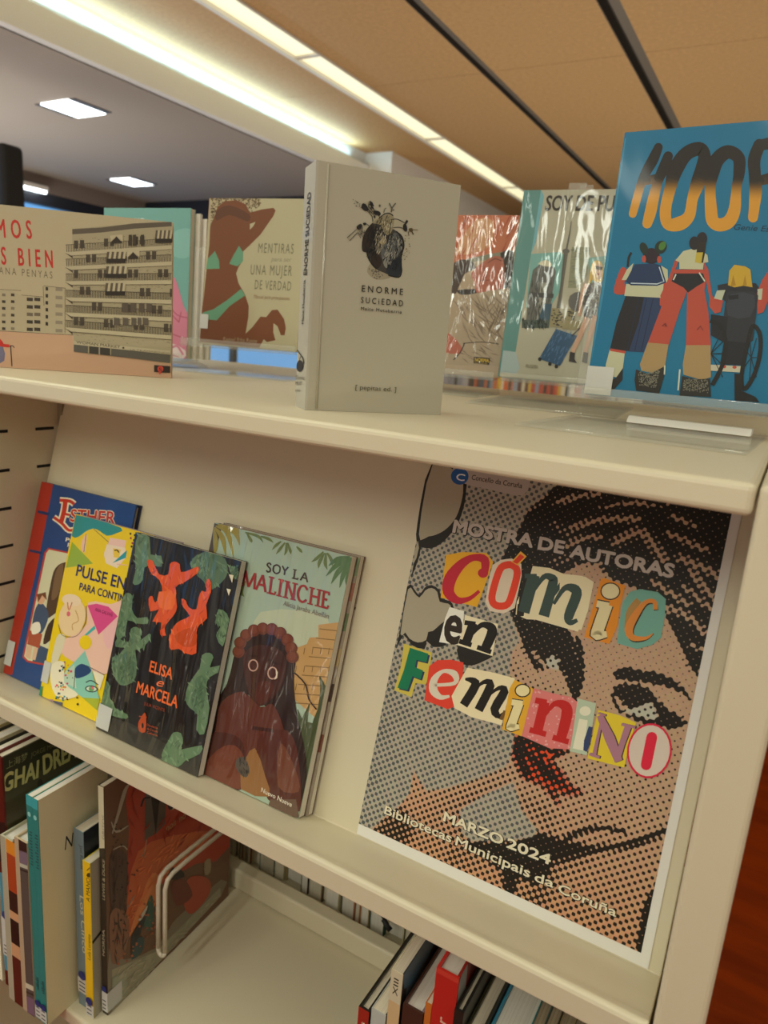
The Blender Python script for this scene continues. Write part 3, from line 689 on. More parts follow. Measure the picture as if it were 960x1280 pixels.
book('blue hardback with a red spine edge and ornate red lettering, leftmost on the sloped shelf', 'comics facing out on the sloped shelf', sl(-.885, .011), 0, TD, W, H, .0105, '#1f3f74', '#9c2a1c', A, None, '#1b2440', 'gloss', True, (.012, .0125, .047))
# ---- yellow geometric cover
W, H = .184, .2425
A = Art([(96.3, 642.6), (223.0, 677.3), (172.7, 926.2), (50.9, 868.2)], W, H, (0, 580, 4))
A.poly('#d8b80f', [(380, 240), (920, 380), (700, 1400), (180, 1180)])
A.poly('#7c6a86', [(780, 340), (920, 380), (700, 1400), (640, 1380)])
A.poly('#2e8180', [(385, 255), (610, 318), (590, 345), (540, 358), (505, 335), (470, 322), (430, 340), (400, 362), (365, 360)], 2)
A.poly('#8aa02c', [(365, 388), (470, 497), (335, 518)]); A.poly('#dcae92', [(440, 350), (415, 385), (412, 425), (430, 440)], 3)
A.stroke('#6a5a3a', [(436, 350), (425, 440)], 3, 0); A.stroke('#6a5a3a', [(475, 325), (560, 400)], 3, 0)
A.poly('#d9b3a4', [(555, 368), (638, 382), (628, 420), (545, 405)]); A.poly('#dac4aa', [(540, 400), (632, 418), (638, 465), (590, 520), (535, 495), (525, 450)]); A.poly('#d8b438', [(570, 420), (610, 428), (600, 470), (575, 465)])
A.stroke('#33302a', [(578, 432), (592, 430), (600, 442)], 6, 3); A.poly('#2e8a93', [(640, 430), (635, 468), (568, 495)]); A.stroke('#d9a58f', [(590, 500), (640, 505)], 5, 0)
for x, y, c in ((658, 348, BK), (680, 355, BK), (660, 370, '#9a3a3a'), (676, 380, BK), (668, 395, '#9a3a3a'), (664, 412, BK), (684, 398, BK)): A.ell(c, x, y, 5, 6)
A.text('#2c2850', 'PULSE ENTER', (386, 556), (742, 660), 58, .028); A.text('#2c2850', 'PARA CONTINUAR', (402, 628), (700, 713), 38, .025)
A.poly('#dcb09c', [(450, 690), (560, 700), (620, 700), (560, 980), (520, 1050), (330, 960), (310, 890), (380, 850), (440, 800)], 3)
A.poly('#d9a8a4', [(600, 770), (640, 790), (560, 920), (525, 880), (530, 810)], 3)
A.poly('#c9bfa0', [(300, 850), (335, 870), (290, 1000), (262, 1010), (275, 920)], 3)
A.ell('#d8bb8e', 368, 765, 66, 95, 12); A.stroke('#7a5a34', [(438, 708), (435, 790), (390, 858), (320, 855), (300, 800)], 3, 4); A.ell('#d9c0a0', 365, 680, 48, 30, 10)
A.stroke('#b46a4a', [(345, 690), (352, 730), (368, 690)], 5, 3); A.ell('#c9606a', 350, 748, 9, 13); A.stroke('#b88a4a', [(385, 730), (400, 780), (370, 800), (372, 830)], 4, 4)
A.poly('#c8467a', [(445, 705), (490, 697), (550, 712), (596, 760), (500, 852)]); A.text('#6a2040', 'ANA GALVAÑ', (482, 732), (568, 762), 17, .01)
A.poly('#3fa09c', [(432, 852), (480, 806), (485, 822), (440, 858)]); A.ell('#d8b814', 435, 890, 30, 36)
A.poly('#7db3a2', [(432, 932), (470, 1040), (505, 1170), (420, 1165), (310, 1080), (340, 1030)]); A.poly('#a9bda8', [(310, 1060), (380, 1000), (390, 1120), (330, 1090)])
A.poly('#d6cbb0', [(268, 1000), (330, 990), (330, 1090), (400, 1150), (330, 1175), (290, 1160), (262, 1090)], 3)
A.poly('#d9cdb2', [(470, 1030), (530, 1055), (505, 1130)])
A.poly('#263f66', [(388, 1068), (384, 1020), (412, 998), (440, 1005), (465, 1030), (440, 1055)], 3); A.stroke('#463a3a', [(440, 1005), (530, 1052)], 3, 0); A.stroke('#333', [(384, 1040), (378, 1120)], 3, 0)
A.stroke('#2e3a38', [(438, 1090), (465, 1080), (500, 1102)], 5, 3); A.ell('#2c3532', 466, 1122, 32, 17, 5); A.ell('#b9c2ae', 466, 1122, 26, 12, 5); A.ell('#5f8f5a', 466, 1122, 13, 13); A.ell('#c95a68', 471, 1116, 7, 7)
A.poly('#9aa12c', [(420, 1165), (508, 1170), (495, 1230)]); A.poly('#a17a86', [(215, 1170), (275, 1175), (270, 1210), (205, 1200)]); A.poly('#4a4a62', [(275, 1180), (322, 1190), (318, 1225), (275, 1215)])
A.scat(['#2a2540', '#c8445a', '#2e8180', '#d8b80f', '#17130d'], [(330, 970), (380, 1050), (360, 1110), (350, 1190), (290, 1170), (285, 1080)], 46, 6, 4)
A.poly('#2a7a5a', [(198, 1100), (222, 1110), (215, 1175), (188, 1160), (190, 1125)]); A.ell(BK, 397, 1198, 5, 6); A.ell(BK, 395, 1166, 4, 5)
book('bright yellow paperback with geometric shapes and an eye, overlapping the blue hardback', 'comics facing out on the sloped shelf', sl(-.789, .0236), 0, TD, W, H, .0105, '#d8b80f', '#d8b80f', A, None, '#7c6a86', 'gloss', False, (.012, .0185, .046))
# ---- black cover with green and orange figures
W, H = .166, .2425
A = Art([(171.1, 665.2), (302.5, 701.4), (247.9, 970.9), (121.7, 910.0)], W, H, (110, 630, 3.657))
def brush(c, pts, sm=0):
    A.poly(c, pts, sm); l_ = {'#566f50': ('#687f5f', '#4a6046'), '#4a6247': ('#5a7254', '#3f543d'), '#cc4a1c': ('#d9602c', '#b53e14')}[c]
    A.hatch(l_[0], pts, 16, 44, 12, 70, 40, len(pts)); A.hatch(l_[1], pts, 12, 36, 10, 110, 40, len(pts)+1)
A.poly('#15110e', [(200, 100), (740, 250), (520, 1300), (0, 1050)]); GR, G2, OR = '#566f50', '#4a6247', '#cc4a1c'
A.poly('#2a2622', [(60, 960), (200, 1000), (420, 1130), (540, 1130), (500, 1260), (20, 1040)])
brush(GR, [(232, 140), (285, 150), (290, 230), (338, 235), (340, 285), (300, 280), (262, 290), (255, 345), (230, 368), (208, 360), (222, 300), (218, 220)], 2)
brush(G2, [(480, 250), (560, 215), (630, 250), (640, 320), (600, 370), (560, 390), (530, 350), (500, 320)], 3); brush(GR, [(470, 270), (530, 225), (540, 300), (505, 310)], 3)
brush(GR, [(165, 420), (190, 405), (208, 425), (205, 480), (230, 520), (275, 515), (278, 545), (230, 545), (185, 530), (175, 590), (140, 620), (130, 560), (150, 490)], 2)
brush(GR, [(200, 570), (225, 560), (248, 580), (245, 620), (285, 590), (290, 612), (255, 655), (220, 665), (180, 655), (130, 650), (140, 610), (185, 635), (196, 600)], 2)
brush(GR, [(175, 655), (220, 665), (225, 780), (195, 820), (150, 825), (118, 770), (115, 700), (145, 690)], 2); brush(G2, [(150, 690), (215, 680), (222, 790), (190, 820), (140, 800)], 2)
brush(GR, [(650, 285), (685, 290), (690, 340), (660, 320)], 2); brush(GR, [(600, 480), (640, 500), (650, 560), (620, 650), (590, 600), (610, 560), (588, 540)], 2)
brush(GR, [(525, 690), (560, 678), (578, 700), (562, 745), (610, 735), (605, 765), (560, 790), (545, 840), (560, 930), (535, 1050), (500, 1030), (505, 960), (470, 930), (450, 890), (465, 820), (515, 750)], 2)
brush(G2, [(500, 790), (545, 800), (530, 930), (500, 950), (475, 900)], 2)
brush(GR, [(85, 805), (105, 830), (105, 880), (130, 930), (185, 960), (180, 980), (130, 970), (80, 950), (60, 930), (70, 860)], 2)
brush(GR, [(375, 1075), (395, 1042), (430, 1045), (440, 1090), (430, 1120), (525, 1100), (515, 1140), (450, 1170), (415, 1200), (345, 1170), (350, 1120)], 2)
brush(OR, [(275, 260), (300, 258), (330, 320), (372, 320), (378, 275), (400, 262), (425, 275), (430, 310), (470, 300), (508, 285), (505, 315), (440, 360), (405, 380), (412, 470), (395, 510), (355, 560), (362, 600), (335, 590), (340, 540), (300, 535), (330, 480), (290, 490), (282, 430), (300, 420), (312, 450), (345, 400), (330, 345), (290, 310)], 2)
brush(OR, [(432, 432), (452, 440), (465, 470), (500, 480), (510, 430), (525, 395), (545, 400), (548, 345), (565, 350), (568, 400), (545, 460), (550, 520), (515, 550), (500, 590), (500, 680), (455, 682), (420, 660), (385, 665), (376, 630), (395, 560), (430, 530), (470, 510), (440, 470)], 2)
A.poly('#b5400f', [(400, 600), (490, 560), (500, 640), (440, 650)], 2); A.poly('#d9622c', [(330, 400), (400, 410), (390, 480), (330, 470)], 2)
A.text('#d9622c', 'ELISA', (285, 762), (388, 800), 52, .03); A.text('#d9622c', 'e', (318, 828), (352, 836), 40, .008, .3); A.text('#d9622c', 'MARCELA', (226, 858), (412, 930), 54, .03)
A.text('#8a3a1c', 'JULIA VICENTE', (262, 915), (356, 948), 15, .01)
A.poly('#a8421c', [(245, 980), (265, 950), (272, 975), (268, 1040), (240, 1035), (236, 1000)], 2); A.ell('#15110e', 256, 1010, 5, 12); A.stroke('#a8421c', [(240, 968), (275, 972)], 5, 0)
for i, s_ in enumerate(('Deputación', 'da Coruña', 'Culturas')): A.text('#a8421c', s_, (276, 1010+i*17), (325, 1026+i*17), 10, .01)
A.poly('#cfc4a8', [(650, 320), (672, 325), (665, 360)]); A.poly('#cfc4a8', [(640, 385), (660, 390), (650, 418)])
book('black paperback with orange and green figures, third from left on the sloped shelf', 'comics facing out on the sloped shelf', sl(-.6605, .0372), 0, TD, W, H, .0105, '#15110e', '#15110e', A, None, '#15110e', 'film', False, (.021, .003, .031), page='page_white')
# ---- woman with braids, pale green sky: two copies one behind the other
W, H = .188, .2755
Q = [(268.9, 653.2), (440.1, 695.6), (373.5, 1023.2), (209.9, 945.1)]
A = Art(Q, W, H, (230, 630, 3.121))
A.poly('#94a491', [(110, 60), (680, 200), (460, 1240), (-100, 980)])
A.poly('#a9ae93', [(300, 420), (560, 440), (520, 620), (300, 560)], 3)
A.poly('#ad8550', [(525, 470), (605, 460), (600, 500), (590, 620), (560, 760), (520, 840), (430, 760), (420, 640), (440, 560), (480, 545), (490, 520), (525, 518)])
for i in range(9):
    y = 480+i*36; A.stroke('#7a5a30', [(530-i*14, y+6), (602-i*8, y+14)], 4, 0)
for i in range(14): A.stroke('#7a5a30', [(440+(i % 5)*32, 560+(i//5)*70), (436+(i % 5)*32, 585+(i//5)*70)], 3, 0)
LG, LY = '#5d6a37', '#8a7c36'
A.poly('#4a3c28', [(115, 72), (150, 85), (120, 200), (85, 190)])
for p in ([(125, 85), (170, 110), (195, 210)], [(135, 80), (200, 110), (218, 160)], [(120, 90), (150, 130), (165, 205)], [(118, 95), (125, 150), (120, 205)], [(140, 78), (200, 90), (215, 125)]): A.stroke(LY, p, [6, 20, 2], 4)
for p in ([(240, 110), (290, 125), (310, 150)], [(245, 112), (262, 140), (265, 150)], [(300, 125), (330, 135), (350, 150)]): A.stroke(LG, p, [5, 12, 1], 4)
for p in ([(395, 150), (375, 175), (360, 195)], [(400, 150), (400, 180), (392, 200)], [(405, 150), (415, 180), (418, 195)], [(380, 145), (360, 160), (345, 178)], [(440, 165), (455, 180), (462, 190)]): A.stroke(LG, p, [5, 11, 1], 4)
for p in ([(545, 185), (520, 210), (498, 225)], [(550, 190), (530, 225), (525, 250)], [(555, 190), (552, 230), (560, 255)], [(560, 190), (575, 215), (580, 240)]): A.stroke(LG, p, [5, 13, 1], 4)
for p in ([(660, 210), (600, 235), (555, 280)], [(655, 215), (605, 260), (575, 310)], [(655, 225), (625, 270), (608, 325)], [(650, 205), (600, 215), (565, 240)], [(655, 235), (640, 290), (635, 320)]): A.stroke('#4e6a44', p, [6, 20, 2], 4)
for p in ([(240, 225), (225, 260), (230, 300)], [(235, 250), (215, 290), (210, 340)], [(240, 300), (225, 340), (236, 360)]): A.stroke(LG, p, [5, 14, 2], 4)
for p in ([(530, 670), (545, 740), (520, 900)], [(490, 780), (470, 860), (480, 960)], [(445, 800), (470, 900), (480, 1000)], [(560, 740), (520, 840), (500, 950)], [(600, 640), (545, 780), (520, 900)]): A.stroke('#3d4426', p, [3, 26, 30], 4)
A.poly('#3d4426', [(450, 840), (530, 860), (470, 1180), (430, 1000)])
def serif(st, p, c, h, wd):                                  # thin roman capitals with serifs, from single strokes
    SH = {'S': ([(.62, .82), (.45, 1), (.2, .95), (.1, .75), (.35, .55), (.6, .38), (.58, .1), (.3, 0), (.08, .15)],), 'O': ([(.4, 1), (.1, .8), (.05, .5), (.1, .2), (.4, 0), (.7, .2), (.75, .5), (.7, .8), (.4, 1)],),
          'Y': ([(.02, 1), (.36, .48)], [(.7, 1), (.36, .48), (.36, 0)]), 'L': ([(.15, 1), (.15, 0)], [(.15, .02), (.6, .02), (.64, .2)]), 'A': ([(.02, 0), (.38, 1)], [(.38, 1), (.74, 0)], [(.17, .38), (.6, .38)]),
          'M': ([(.1, 0), (.16, 1)], [(.16, 1), (.46, .05)], [(.46, .05), (.78, 1)], [(.78, 1), (.84, 0)]), 'I': ([(.15, 1), (.15, 0)],), 'i': ([(.15, 1), (.15, 0)],), 'N': ([(.12, 0), (.12, 1)], [(.12, 1), (.7, 0)], [(.7, 0), (.7, 1)]),
          'C': ([(.72, .8), (.5, 1), (.2, .9), (.06, .5), (.2, .1), (.5, 0), (.74, .2)],), 'H': ([(.12, 0), (.12, 1)], [(.68, 0), (.68, 1)], [(.12, .52), (.68, .52)]), 'E': ([(.12, 0), (.12, 1)], [(.12, .98), (.56, .98), (.58, .82)], [(.12, .52), (.48, .52)], [(.12, .02), (.6, .02), (.64, .2)])}
    for ch, (x0, y0, x1, y1) in zip(st, p):
        ex, ey = (x1-x0), (y1-y0)
        for sk in SH[ch]:
            pts = [(x0+ex*a/.8+h*.13*b, y0+ey*a/.8-h*b) for a, b in sk]
            A.stroke(c, pts, wd, 3 if len(sk) > 3 else 0)
            if len(sk) == 2 and sk[0][0] == sk[1][0]:
                for (px, py) in pts: A.stroke(c, [(px-wd*1.2, py-wd*.3), (px+wd*1.2, py+wd*.3)], wd*.6, 0)
def row(x0, y0, x1, y1, ws):
    t = 0; o = []; S_ = sum(ws)
    for q in ws:
        a, b = t/S_, (t+q*.86)/S_; o.append((x0+(x1-x0)*a, y0+(y1-y0)*a, x0+(x1-x0)*b, y0+(y1-y0)*b)); t += q
    return o
serif('SOY', row(320, 262, 412, 280, (.8, 1.1, 1)), '#3a2620', 34, 6); serif('LA', row(425, 288, 490, 306, (1, 1.2)), '#3a2620', 34, 6)
serif('MALiNCHE', row(224, 318, 575, 410, (1.3, 1.1, .9, .5, 1.1, 1.1, 1.1, .9)), '#8c2426', 62, 9); A.ell('#b04a30', 384, 300, 5, 6)
A.text('#77685e', 'Alicia Jaraba Abellán', (388, 394), (565, 446), 20, -.004)
HR, SK = '#24110d', '#3c1d15'
A.poly(HR, [(205, 560), (230, 510), (280, 480), (340, 475), (395, 500), (425, 540), (438, 600), (430, 680), (440, 800), (480, 1000), (470, 1150), (440, 1180), (380, 1000), (330, 800), (230, 740), (150, 820), (90, 1000), (80, 1060), (60, 1000), (110, 800), (170, 700)], 3)
for x, y in ((215, 575), (222, 540), (245, 510), (275, 492), (310, 485), (345, 487), (378, 502), (405, 528), (420, 560), (425, 595)): A.ell('#5c2a1a', x, y, 24, 24); A.ell('#6a3320', x-2, y-3, 17, 17)
A.poly(SK, [(240, 580), (280, 550), (350, 555), (395, 590), (400, 660), (370, 730), (310, 785), (270, 770), (245, 700), (235, 630)], 3)
A.poly('#381a13', [(245, 590), (300, 560), (390, 590), (395, 640), (330, 600), (260, 610)], 3); A.poly('#4a2219', [(300, 690), (350, 700), (340, 750), (300, 780), (280, 750)], 3)
A.poly('#54261b', [(150, 770), (230, 730), (300, 790), (350, 780), (390, 870), (380, 920), (300, 950), (200, 1010), (120, 1000), (130, 850)], 3)
A.poly('#421c15', [(95, 900), (200, 900), (240, 960), (230, 1110), (150, 1090), (78, 1050)], 3); A.poly('#4b2017', [(300, 900), (400, 880), (445, 960), (460, 1150), (440, 1200), (330, 1150), (290, 1000)], 3)
A.poly('#653020', [(78, 1050), (130, 960), (200, 940), (240, 1000), (220, 1110)], 3); A.poly('#653623', [(380, 930), (440, 1040), (450, 1120), (370, 1100)], 3)
A.poly('#84582f', [(240, 1000), (280, 950), (320, 1060), (335, 1140), (225, 1110)], 2)
A.poly('#4b4038', [(205, 1000), (235, 985), (258, 1030), (245, 1065), (212, 1040)], 3); A.hatch('#2e2620', [(205, 1000), (240, 985), (258, 1040), (230, 1065)], 20, 26, 4, 80)
A.poly('#5c4436', [(340, 1150), (440, 1150), (452, 1225), (330, 1180)])
for cx, cy, r1, r2 in ((273, 628, 20, 24), (348, 658, 20, 25)): A.ell('#b08a7c', cx, cy, r1, r2); A.ell('#43201b', cx, cy, r1-5, r2-5)
A.poly('#c9b9a4', [(360, 640), (369, 655), (366, 678), (355, 684), (362, 665)]); A.stroke('#2a120c', [(330, 605), (370, 625)], 8, 0); A.stroke('#2a120c', [(255, 590), (290, 592)], 8, 0)
A.stroke('#351611', [(270, 872), (350, 882)], 14, 0); A.stroke('#22100c', [(425, 650), (475, 700), (490, 760), (520, 800)], 5, 4); A.stroke('#22100c', [(190, 690), (140, 760), (120, 860)], 6, 4)
A.text('#cbbfae', 'Nuevo Nueve', (303, 1120), (422, 1180), 19, .014)
book('pale green paperback with a dark-braided woman, rightmost on the sloped shelf', 'comics facing out on the sloped shelf', sl(-.5535, .0242), 0, TD, W, H, .0115, '#94a491', '#4a3c28', A, None, '#6b5548', 'film', False, page='page_white')
A2 = Art(Q, W, H, (230, 630, 3.121)); A2.poly('#8d7f6e', [(110, 60), (720, 210), (500, 1260), (-100, 980)])
for y, c in ((200, '#6d7d5c'), (300, '#8a5a4a'), (420, '#5a6a4a'), (560, '#a08a60'), (700, '#3a2a22'), (900, '#6b3a2a')): A2.poly(c, [(600-(y-200)*.2, y), (760, y+20), (740, y+90), (580-(y-200)*.2, y+70)])
book('paperback almost hidden behind the braided-woman comic, only its thin right edge showing', 'comics facing out on the sloped shelf', sl(-.5505, .0118), 0, TD, W, H+.0015, .0095, '#8d7f6e', '#4a3c28', A2, None, '#6b5548', 'film', False, page='page_white')
# ================= top board
TG = (1.12, 1.22, 1.5)
def onboard(x, y, z=-.0636): return (x, y, EYE+z)
# ---- wide pink and cream album, left
W, H = .27, .1932
A = Art([(-79.2, 247.8), (215.8, 278.3), (214.1, 473.1), (-68.2, 455.1)], W, H, (0, 230, 3.692), (1.06, 1.12, 1.3))
A.poly('#b3a27c', [(-320, 40), (820, 170), (800, 920), (-300, 850)])
A.poly('#bd9470', [(-300, 660), (335, 700), (340, 770), (790, 830), (800, 920), (-300, 860)])
RE = '#b82a20'
A.text(RE, 'ESTAMOS', (-236, 238), (148, 254), 88, .02, 0, 1.75); A.text(RE, 'TODAS BIEN', (-222, 356), (244, 388), 84, .02, 0, 1.7)
A.text('#6b5d44', 'ANA PENYAS', (-4, 416), (242, 438), 34, .0, 0, 1.5); A.zoom(0, 270, 6.4)
INK = '#3c3226'
A.poly('#ad9d78', [(-300, 575), (90, 600), (175, 640), (345, 650), (350, 565), (525, 580), (525, 945), (300, 930), (-300, 905)])
for p in ([(-300, 572), (170, 600)], [(170, 635), (345, 650)], [(350, 562), (525, 580)], [(345, 565), (352, 720)], [(-300, 905), (585, 955)], [(520, 580), (520, 940)]): A.stroke('#5a4c38', p, 4, 0)
for r_ in range(6):
    for q in range(5): A.poly(INK if (r_+q) % 3 else '#7a6c54', [(-200+q*72, 622+r_*54), (-172+q*72, 624+r_*54), (-172+q*72, 646+r_*54), (-200+q*72, 644+r_*54)])
    for x in (365,): A.poly('#2a221a', [(x, 570+r_*56), (x+20, 572+r_*56), (x+20, 600+r_*56), (x, 598+r_*56)])
    A.poly('#8a7b62', [(445, 575+r_*66), (500, 578+r_*66), (500, 605+r_*66), (445, 602+r_*66)])
for r_ in range(5):
    for x in (215, 275): A.poly(INK if r_ != 2 else '#6a5c46', [(x, 655+r_*60), (x+48, 658+r_*60), (x+48, 685+r_*60), (x, 682+r_*60)])
A.stroke(INK, [(85, 1040), (96, 1205)], 9, 0); A.stroke(INK, [(82, 1055), (85, 1040), (108, 1045), (112, 1058)], 7, 3)
A.poly(RE, [(-90, 1000), (0, 985), (30, 1025), (75, 1030), (72, 1055), (20, 1050), (-90, 1060)], 2); A.poly('#6a6474', [(-60, 1060), (25, 1050), (35, 1160), (-60, 1190)], 2); A.ell('#b8957c', -70, 990, 22, 26)
A.zoom(80, 270, 6.4)
A.poly('#a2936f', [(66, 105), (862, 40), (900, 1180), (80, 1090), (75, 900)])
A.poly('#5d5140', [(66, 108), (300, 95), (560, 62), (862, 50), (862, 85), (560, 105), (300, 135), (66, 150)])
A.hatch('#5d4f3b', [(70, 190), (862, 120), (852, 1060), (80, 1010)], 520, 26, 3, 2, 6, 5)
fl = [(300, 262), (415, 385), (530, 525), (665, 670), (790, 815), (905, 970)]
for i, (yl, yr_) in enumerate([(298, 242), (412, 372), (530, 522), (660, 680), (780, 820), (900, 965)]):
    yt = lambda x: yl + (yr_-yl)*(x-16)/850
    for x in range(80, 850, 48):                               # windows behind the rail
        if (x*7+i*13) % 5 < 2: A.poly('#4a3f30', [(x, yt(x)-95), (x+34, yt(x)-95), (x+34, yt(x)-30), (x, yt(x)-30)])
    for x in range(20, 860, 13): A.stroke(INK, [(x, yt(x)-62), (x+(3 if i < 2 else -1), yt(x)-6)], 4, 0)
    A.stroke('#4a3e2e', [(14, yt(14)-64), (862, yt(862)-60)], 4, 0)
    A.poly('#b5a680', [(14, yt(14)-6), (862, yt(862)-6), (862, yt(862)+26), (60, yt(60)+24), (14, yt(14)+4)])
    A.stroke('#5a4c38', [(14, yt(14)+4), (60, yt(60)+27), (862, yt(862)+28)], 4, 0)
    A.poly('#4a3e30', [(22, yt(22)+10), (70, yt(70)+28), (70, yt(70)+48)])
for x0, y0, x1, y1 in ((340, 290, 492, 345), (335, 405, 502, 465), (330, 540, 488, 605), (730, 118, 862, 185)):
    for j in range(8):
        a, b = x0+(x1-x0)*j/8, x0+(x1-x0)*(j+1)/8; A.poly('#b5a680' if j % 2 else '#5a4d3c', [(a+6, y0), (b+6, y0), (b-2, y1), (a-2, y1)])
    A.poly('#2e261d', [(x0, y1), (x1, y1), (x1, y1+34), (x0, y1+34)])
for x0, y0 in ((372, 160), (505, 285)):
    A.poly('#b5a680', [(x0, y0), (x0+100, y0-8), (x0+100, y0+50), (x0+48, y0+10), (x0, y0+55)]); A.poly('#332a20', [(x0+48, y0+5), (x0+95, y0+60), (x0+8, y0+62)])
for x in (518, 552, 615): A.poly('#3f3528', [(x, 155), (x+26, 152), (x+26, 240), (x, 242)])
for x in (400, 470, 540, 590, 630): A.poly('#5b5040', [(x, 815), (x+46, 820), (x+46, 880), (x, 872)]); A.stroke('#b5a680', [(x-4, 812), (x-4, 875)], 6, 0)
for x in (470, 535, 600, 660): A.poly('#574b3c', [(x, 700), (x+44, 702), (x+44, 775), (x, 770)])
A.poly('#b0a17c', [(80, 1002), (852, 1080), (852, 1112), (80, 1030)]); A.text('#3c3226', 'WOMAN MARKET', (100, 1022), (450, 1062), 22, .01); A.ell('#3c3226', 476, 1058, 9, 8); A.text('#6a5c46', 'ULTRAMARINOS', (530, 1078), (845, 1108), 14, .0)
A.poly('#575043', [(80, 1030), (852, 1115), (848, 1178), (370, 1120), (80, 1088)]); A.poly('#3a3329', [(205, 1046), (275, 1052), (275, 1108), (205, 1100)]); A.poly('#3a3329', [(292, 1054), (370, 1062), (370, 1118), (292, 1110)])
for x in (198, 284, 375): A.stroke('#a2936f', [(x, 1045), (x, 1115)], 7, 0)
A.poly('#2c2018', [(722, 1195), (850, 1204), (850, 1258), (722, 1250)]); A.ell('#c2402c', 772, 1226, 24, 24); A.text('#2c2018', 'S', (760, 1240), (784, 1242), 26, .03); A.poly('#c2402c', [(755, 1250), (780, 1252), (766, 1272)])
book('wide pink and cream hardback with drawn flats, left end of the top board', 'comics standing on the top board', onboard(-.9192, .5034), 40.3, 1.9, W, H, .012, '#b3a27c', '#bd9470', A, None, None, 'matte', True, gain=(1.06, 1.12, 1.3))
# ---- teal and pink cover behind it
W, H = .18, .24
A = Art([(127, 259), (243.1, 260.2), (236.9, 449.0), (125, 440)], W, H, (0, 230, 3.692), TG)
A.poly('#6f9a86', [(440, 90), (910, 100), (880, 820), (440, 780)])
A.poly('#7fa892', [(800, 230), (900, 210), (895, 330), (810, 330)], 3); A.text('#cfd0b8', 'HO', (622, 176), (668, 178), 22, .02)
A.text('#b9c4ac', 'DIARIO', (500, 240), (760, 246), 40, .01)
PK = '#c4747c'
A.poly(PK, [(700, 470), (798, 425), (830, 460), (860, 560), (895, 640), (885, 790), (850, 812), (640, 790), (600, 600)], 2)
for p in ([(790, 560), (830, 605), (890, 620)], [(800, 600), (840, 640)], [(795, 690), (860, 710), (890, 700)], [(850, 590), (838, 640)]): A.stroke('#a8505c', p, 5, 3)
A.poly('#d8c0ae', [(795, 735), (870, 770), (860, 810), (795, 800)], 2); A.stroke(PK, [(800, 760), (830, 750), (860, 790)], 10, 4); A.stroke(PK, [(800, 790), (840, 800)], 8, 0)
tb = book('teal and pink comic with loose cream pages, behind the wide pink album', 'comics standing on the top board', onboard(-1.0800, .8663, -.0484), 7.8, 2.0, W, H, .012, '#6f9a86', '#6f9a86', A, None, None, 'film_soft', False, gain=TG)
for i in range(3):
    MB().box((.01, .0125+.007*i, .001), (W+.009+.008*i, .0185+.007*i, H-.006-.0065*i)).build('loose_page_stack', M['page_white'], tb)
# ---- silhouette in a green bikini
W, H = .17, .22
A = Art([(262.1, 247.5), (387.1, 248.5), (370.6, 439.7), (249.9, 429.6)], W, H, (220, 220, 4.922), TG)
A.poly('#aa9c72', [(200, 120), (840, 125), (760, 1120), (140, 1050)])
BR = '#6f3d1d'
A.poly('#a8946a', [(212, 135), (500, 140), (515, 190), (440, 200), (440, 320), (215, 310)], 2)
A.hatch('#5a4426', [(215, 130), (520, 135), (520, 190), (470, 215), (480, 300), (215, 310)], 520, 20, 7, 40, 90, 9)
A.poly(BR, [(240, 240), (255, 190), (300, 155), (370, 148), (430, 175), (455, 225), (530, 205), (600, 196), (613, 212), (600, 245), (520, 360), (455, 425), (412, 465), (412, 520), (385, 560), (370, 600), (385, 660), (425, 730), (448, 800), (445, 870), (428, 970), (470, 930), (520, 865), (555, 868), (590, 825), (625, 822), (665, 880), (676, 935), (668, 980), (645, 980), (625, 925), (600, 905), (598, 960), (612, 1010), (560, 1022), (540, 1005), (512, 1058), (140, 1020), (175, 700), (190, 560), (205, 420), (210, 310)], 0)
A.poly('#aa9c72', [(455, 295), (490, 282), (475, 310), (455, 330)]); A.poly('#5a3218', [(250, 215), (330, 180), (450, 235), (440, 280), (330, 240), (250, 275)], 3)
BG = '#5f8a62'
A.poly(BG, [(240, 462), (265, 520), (268, 570), (185, 572), (195, 510)], 0); A.poly(BG, [(388, 430), (414, 470), (412, 525), (378, 556), (328, 540), (355, 485)], 0)
A.poly(BG, [(400, 695), (425, 735), (330, 800), (250, 888), (158, 878), (165, 840), (230, 820), (320, 760)], 0)
for st, a, b, h in (('MENTIRAS', (505, 472), (722, 478), 62), ('UNA MUJER', (458, 606), (712, 615), 64), ('DE VERDAD', (484, 695), (707, 706), 58)): A.text('#6a6446', st, a, b, h, -.004, 0, 1.25)
A.text('#8a8360', 'para ser', (585, 525), (712, 528), 30, -.008, .2); A.text('#8a6440', 'Manual para principiantes', (478, 752), (700, 765), 24, -.008, .2)
A.text('#a08a62', 'Raquel Riba Rossy', (290, 1012), (500, 1026), 24, .0, .1)
book('cream paperback with a brown figure in a green bikini, beside the teal comic', 'comics standing on the top board', onboard(-.8304, .849, -.0204), 10.3, 5.3, W, H, .012, '#aa9c72', '#6f3d1d', A, None, None, 'matte', False, (.013, .024, .046), gain=TG)
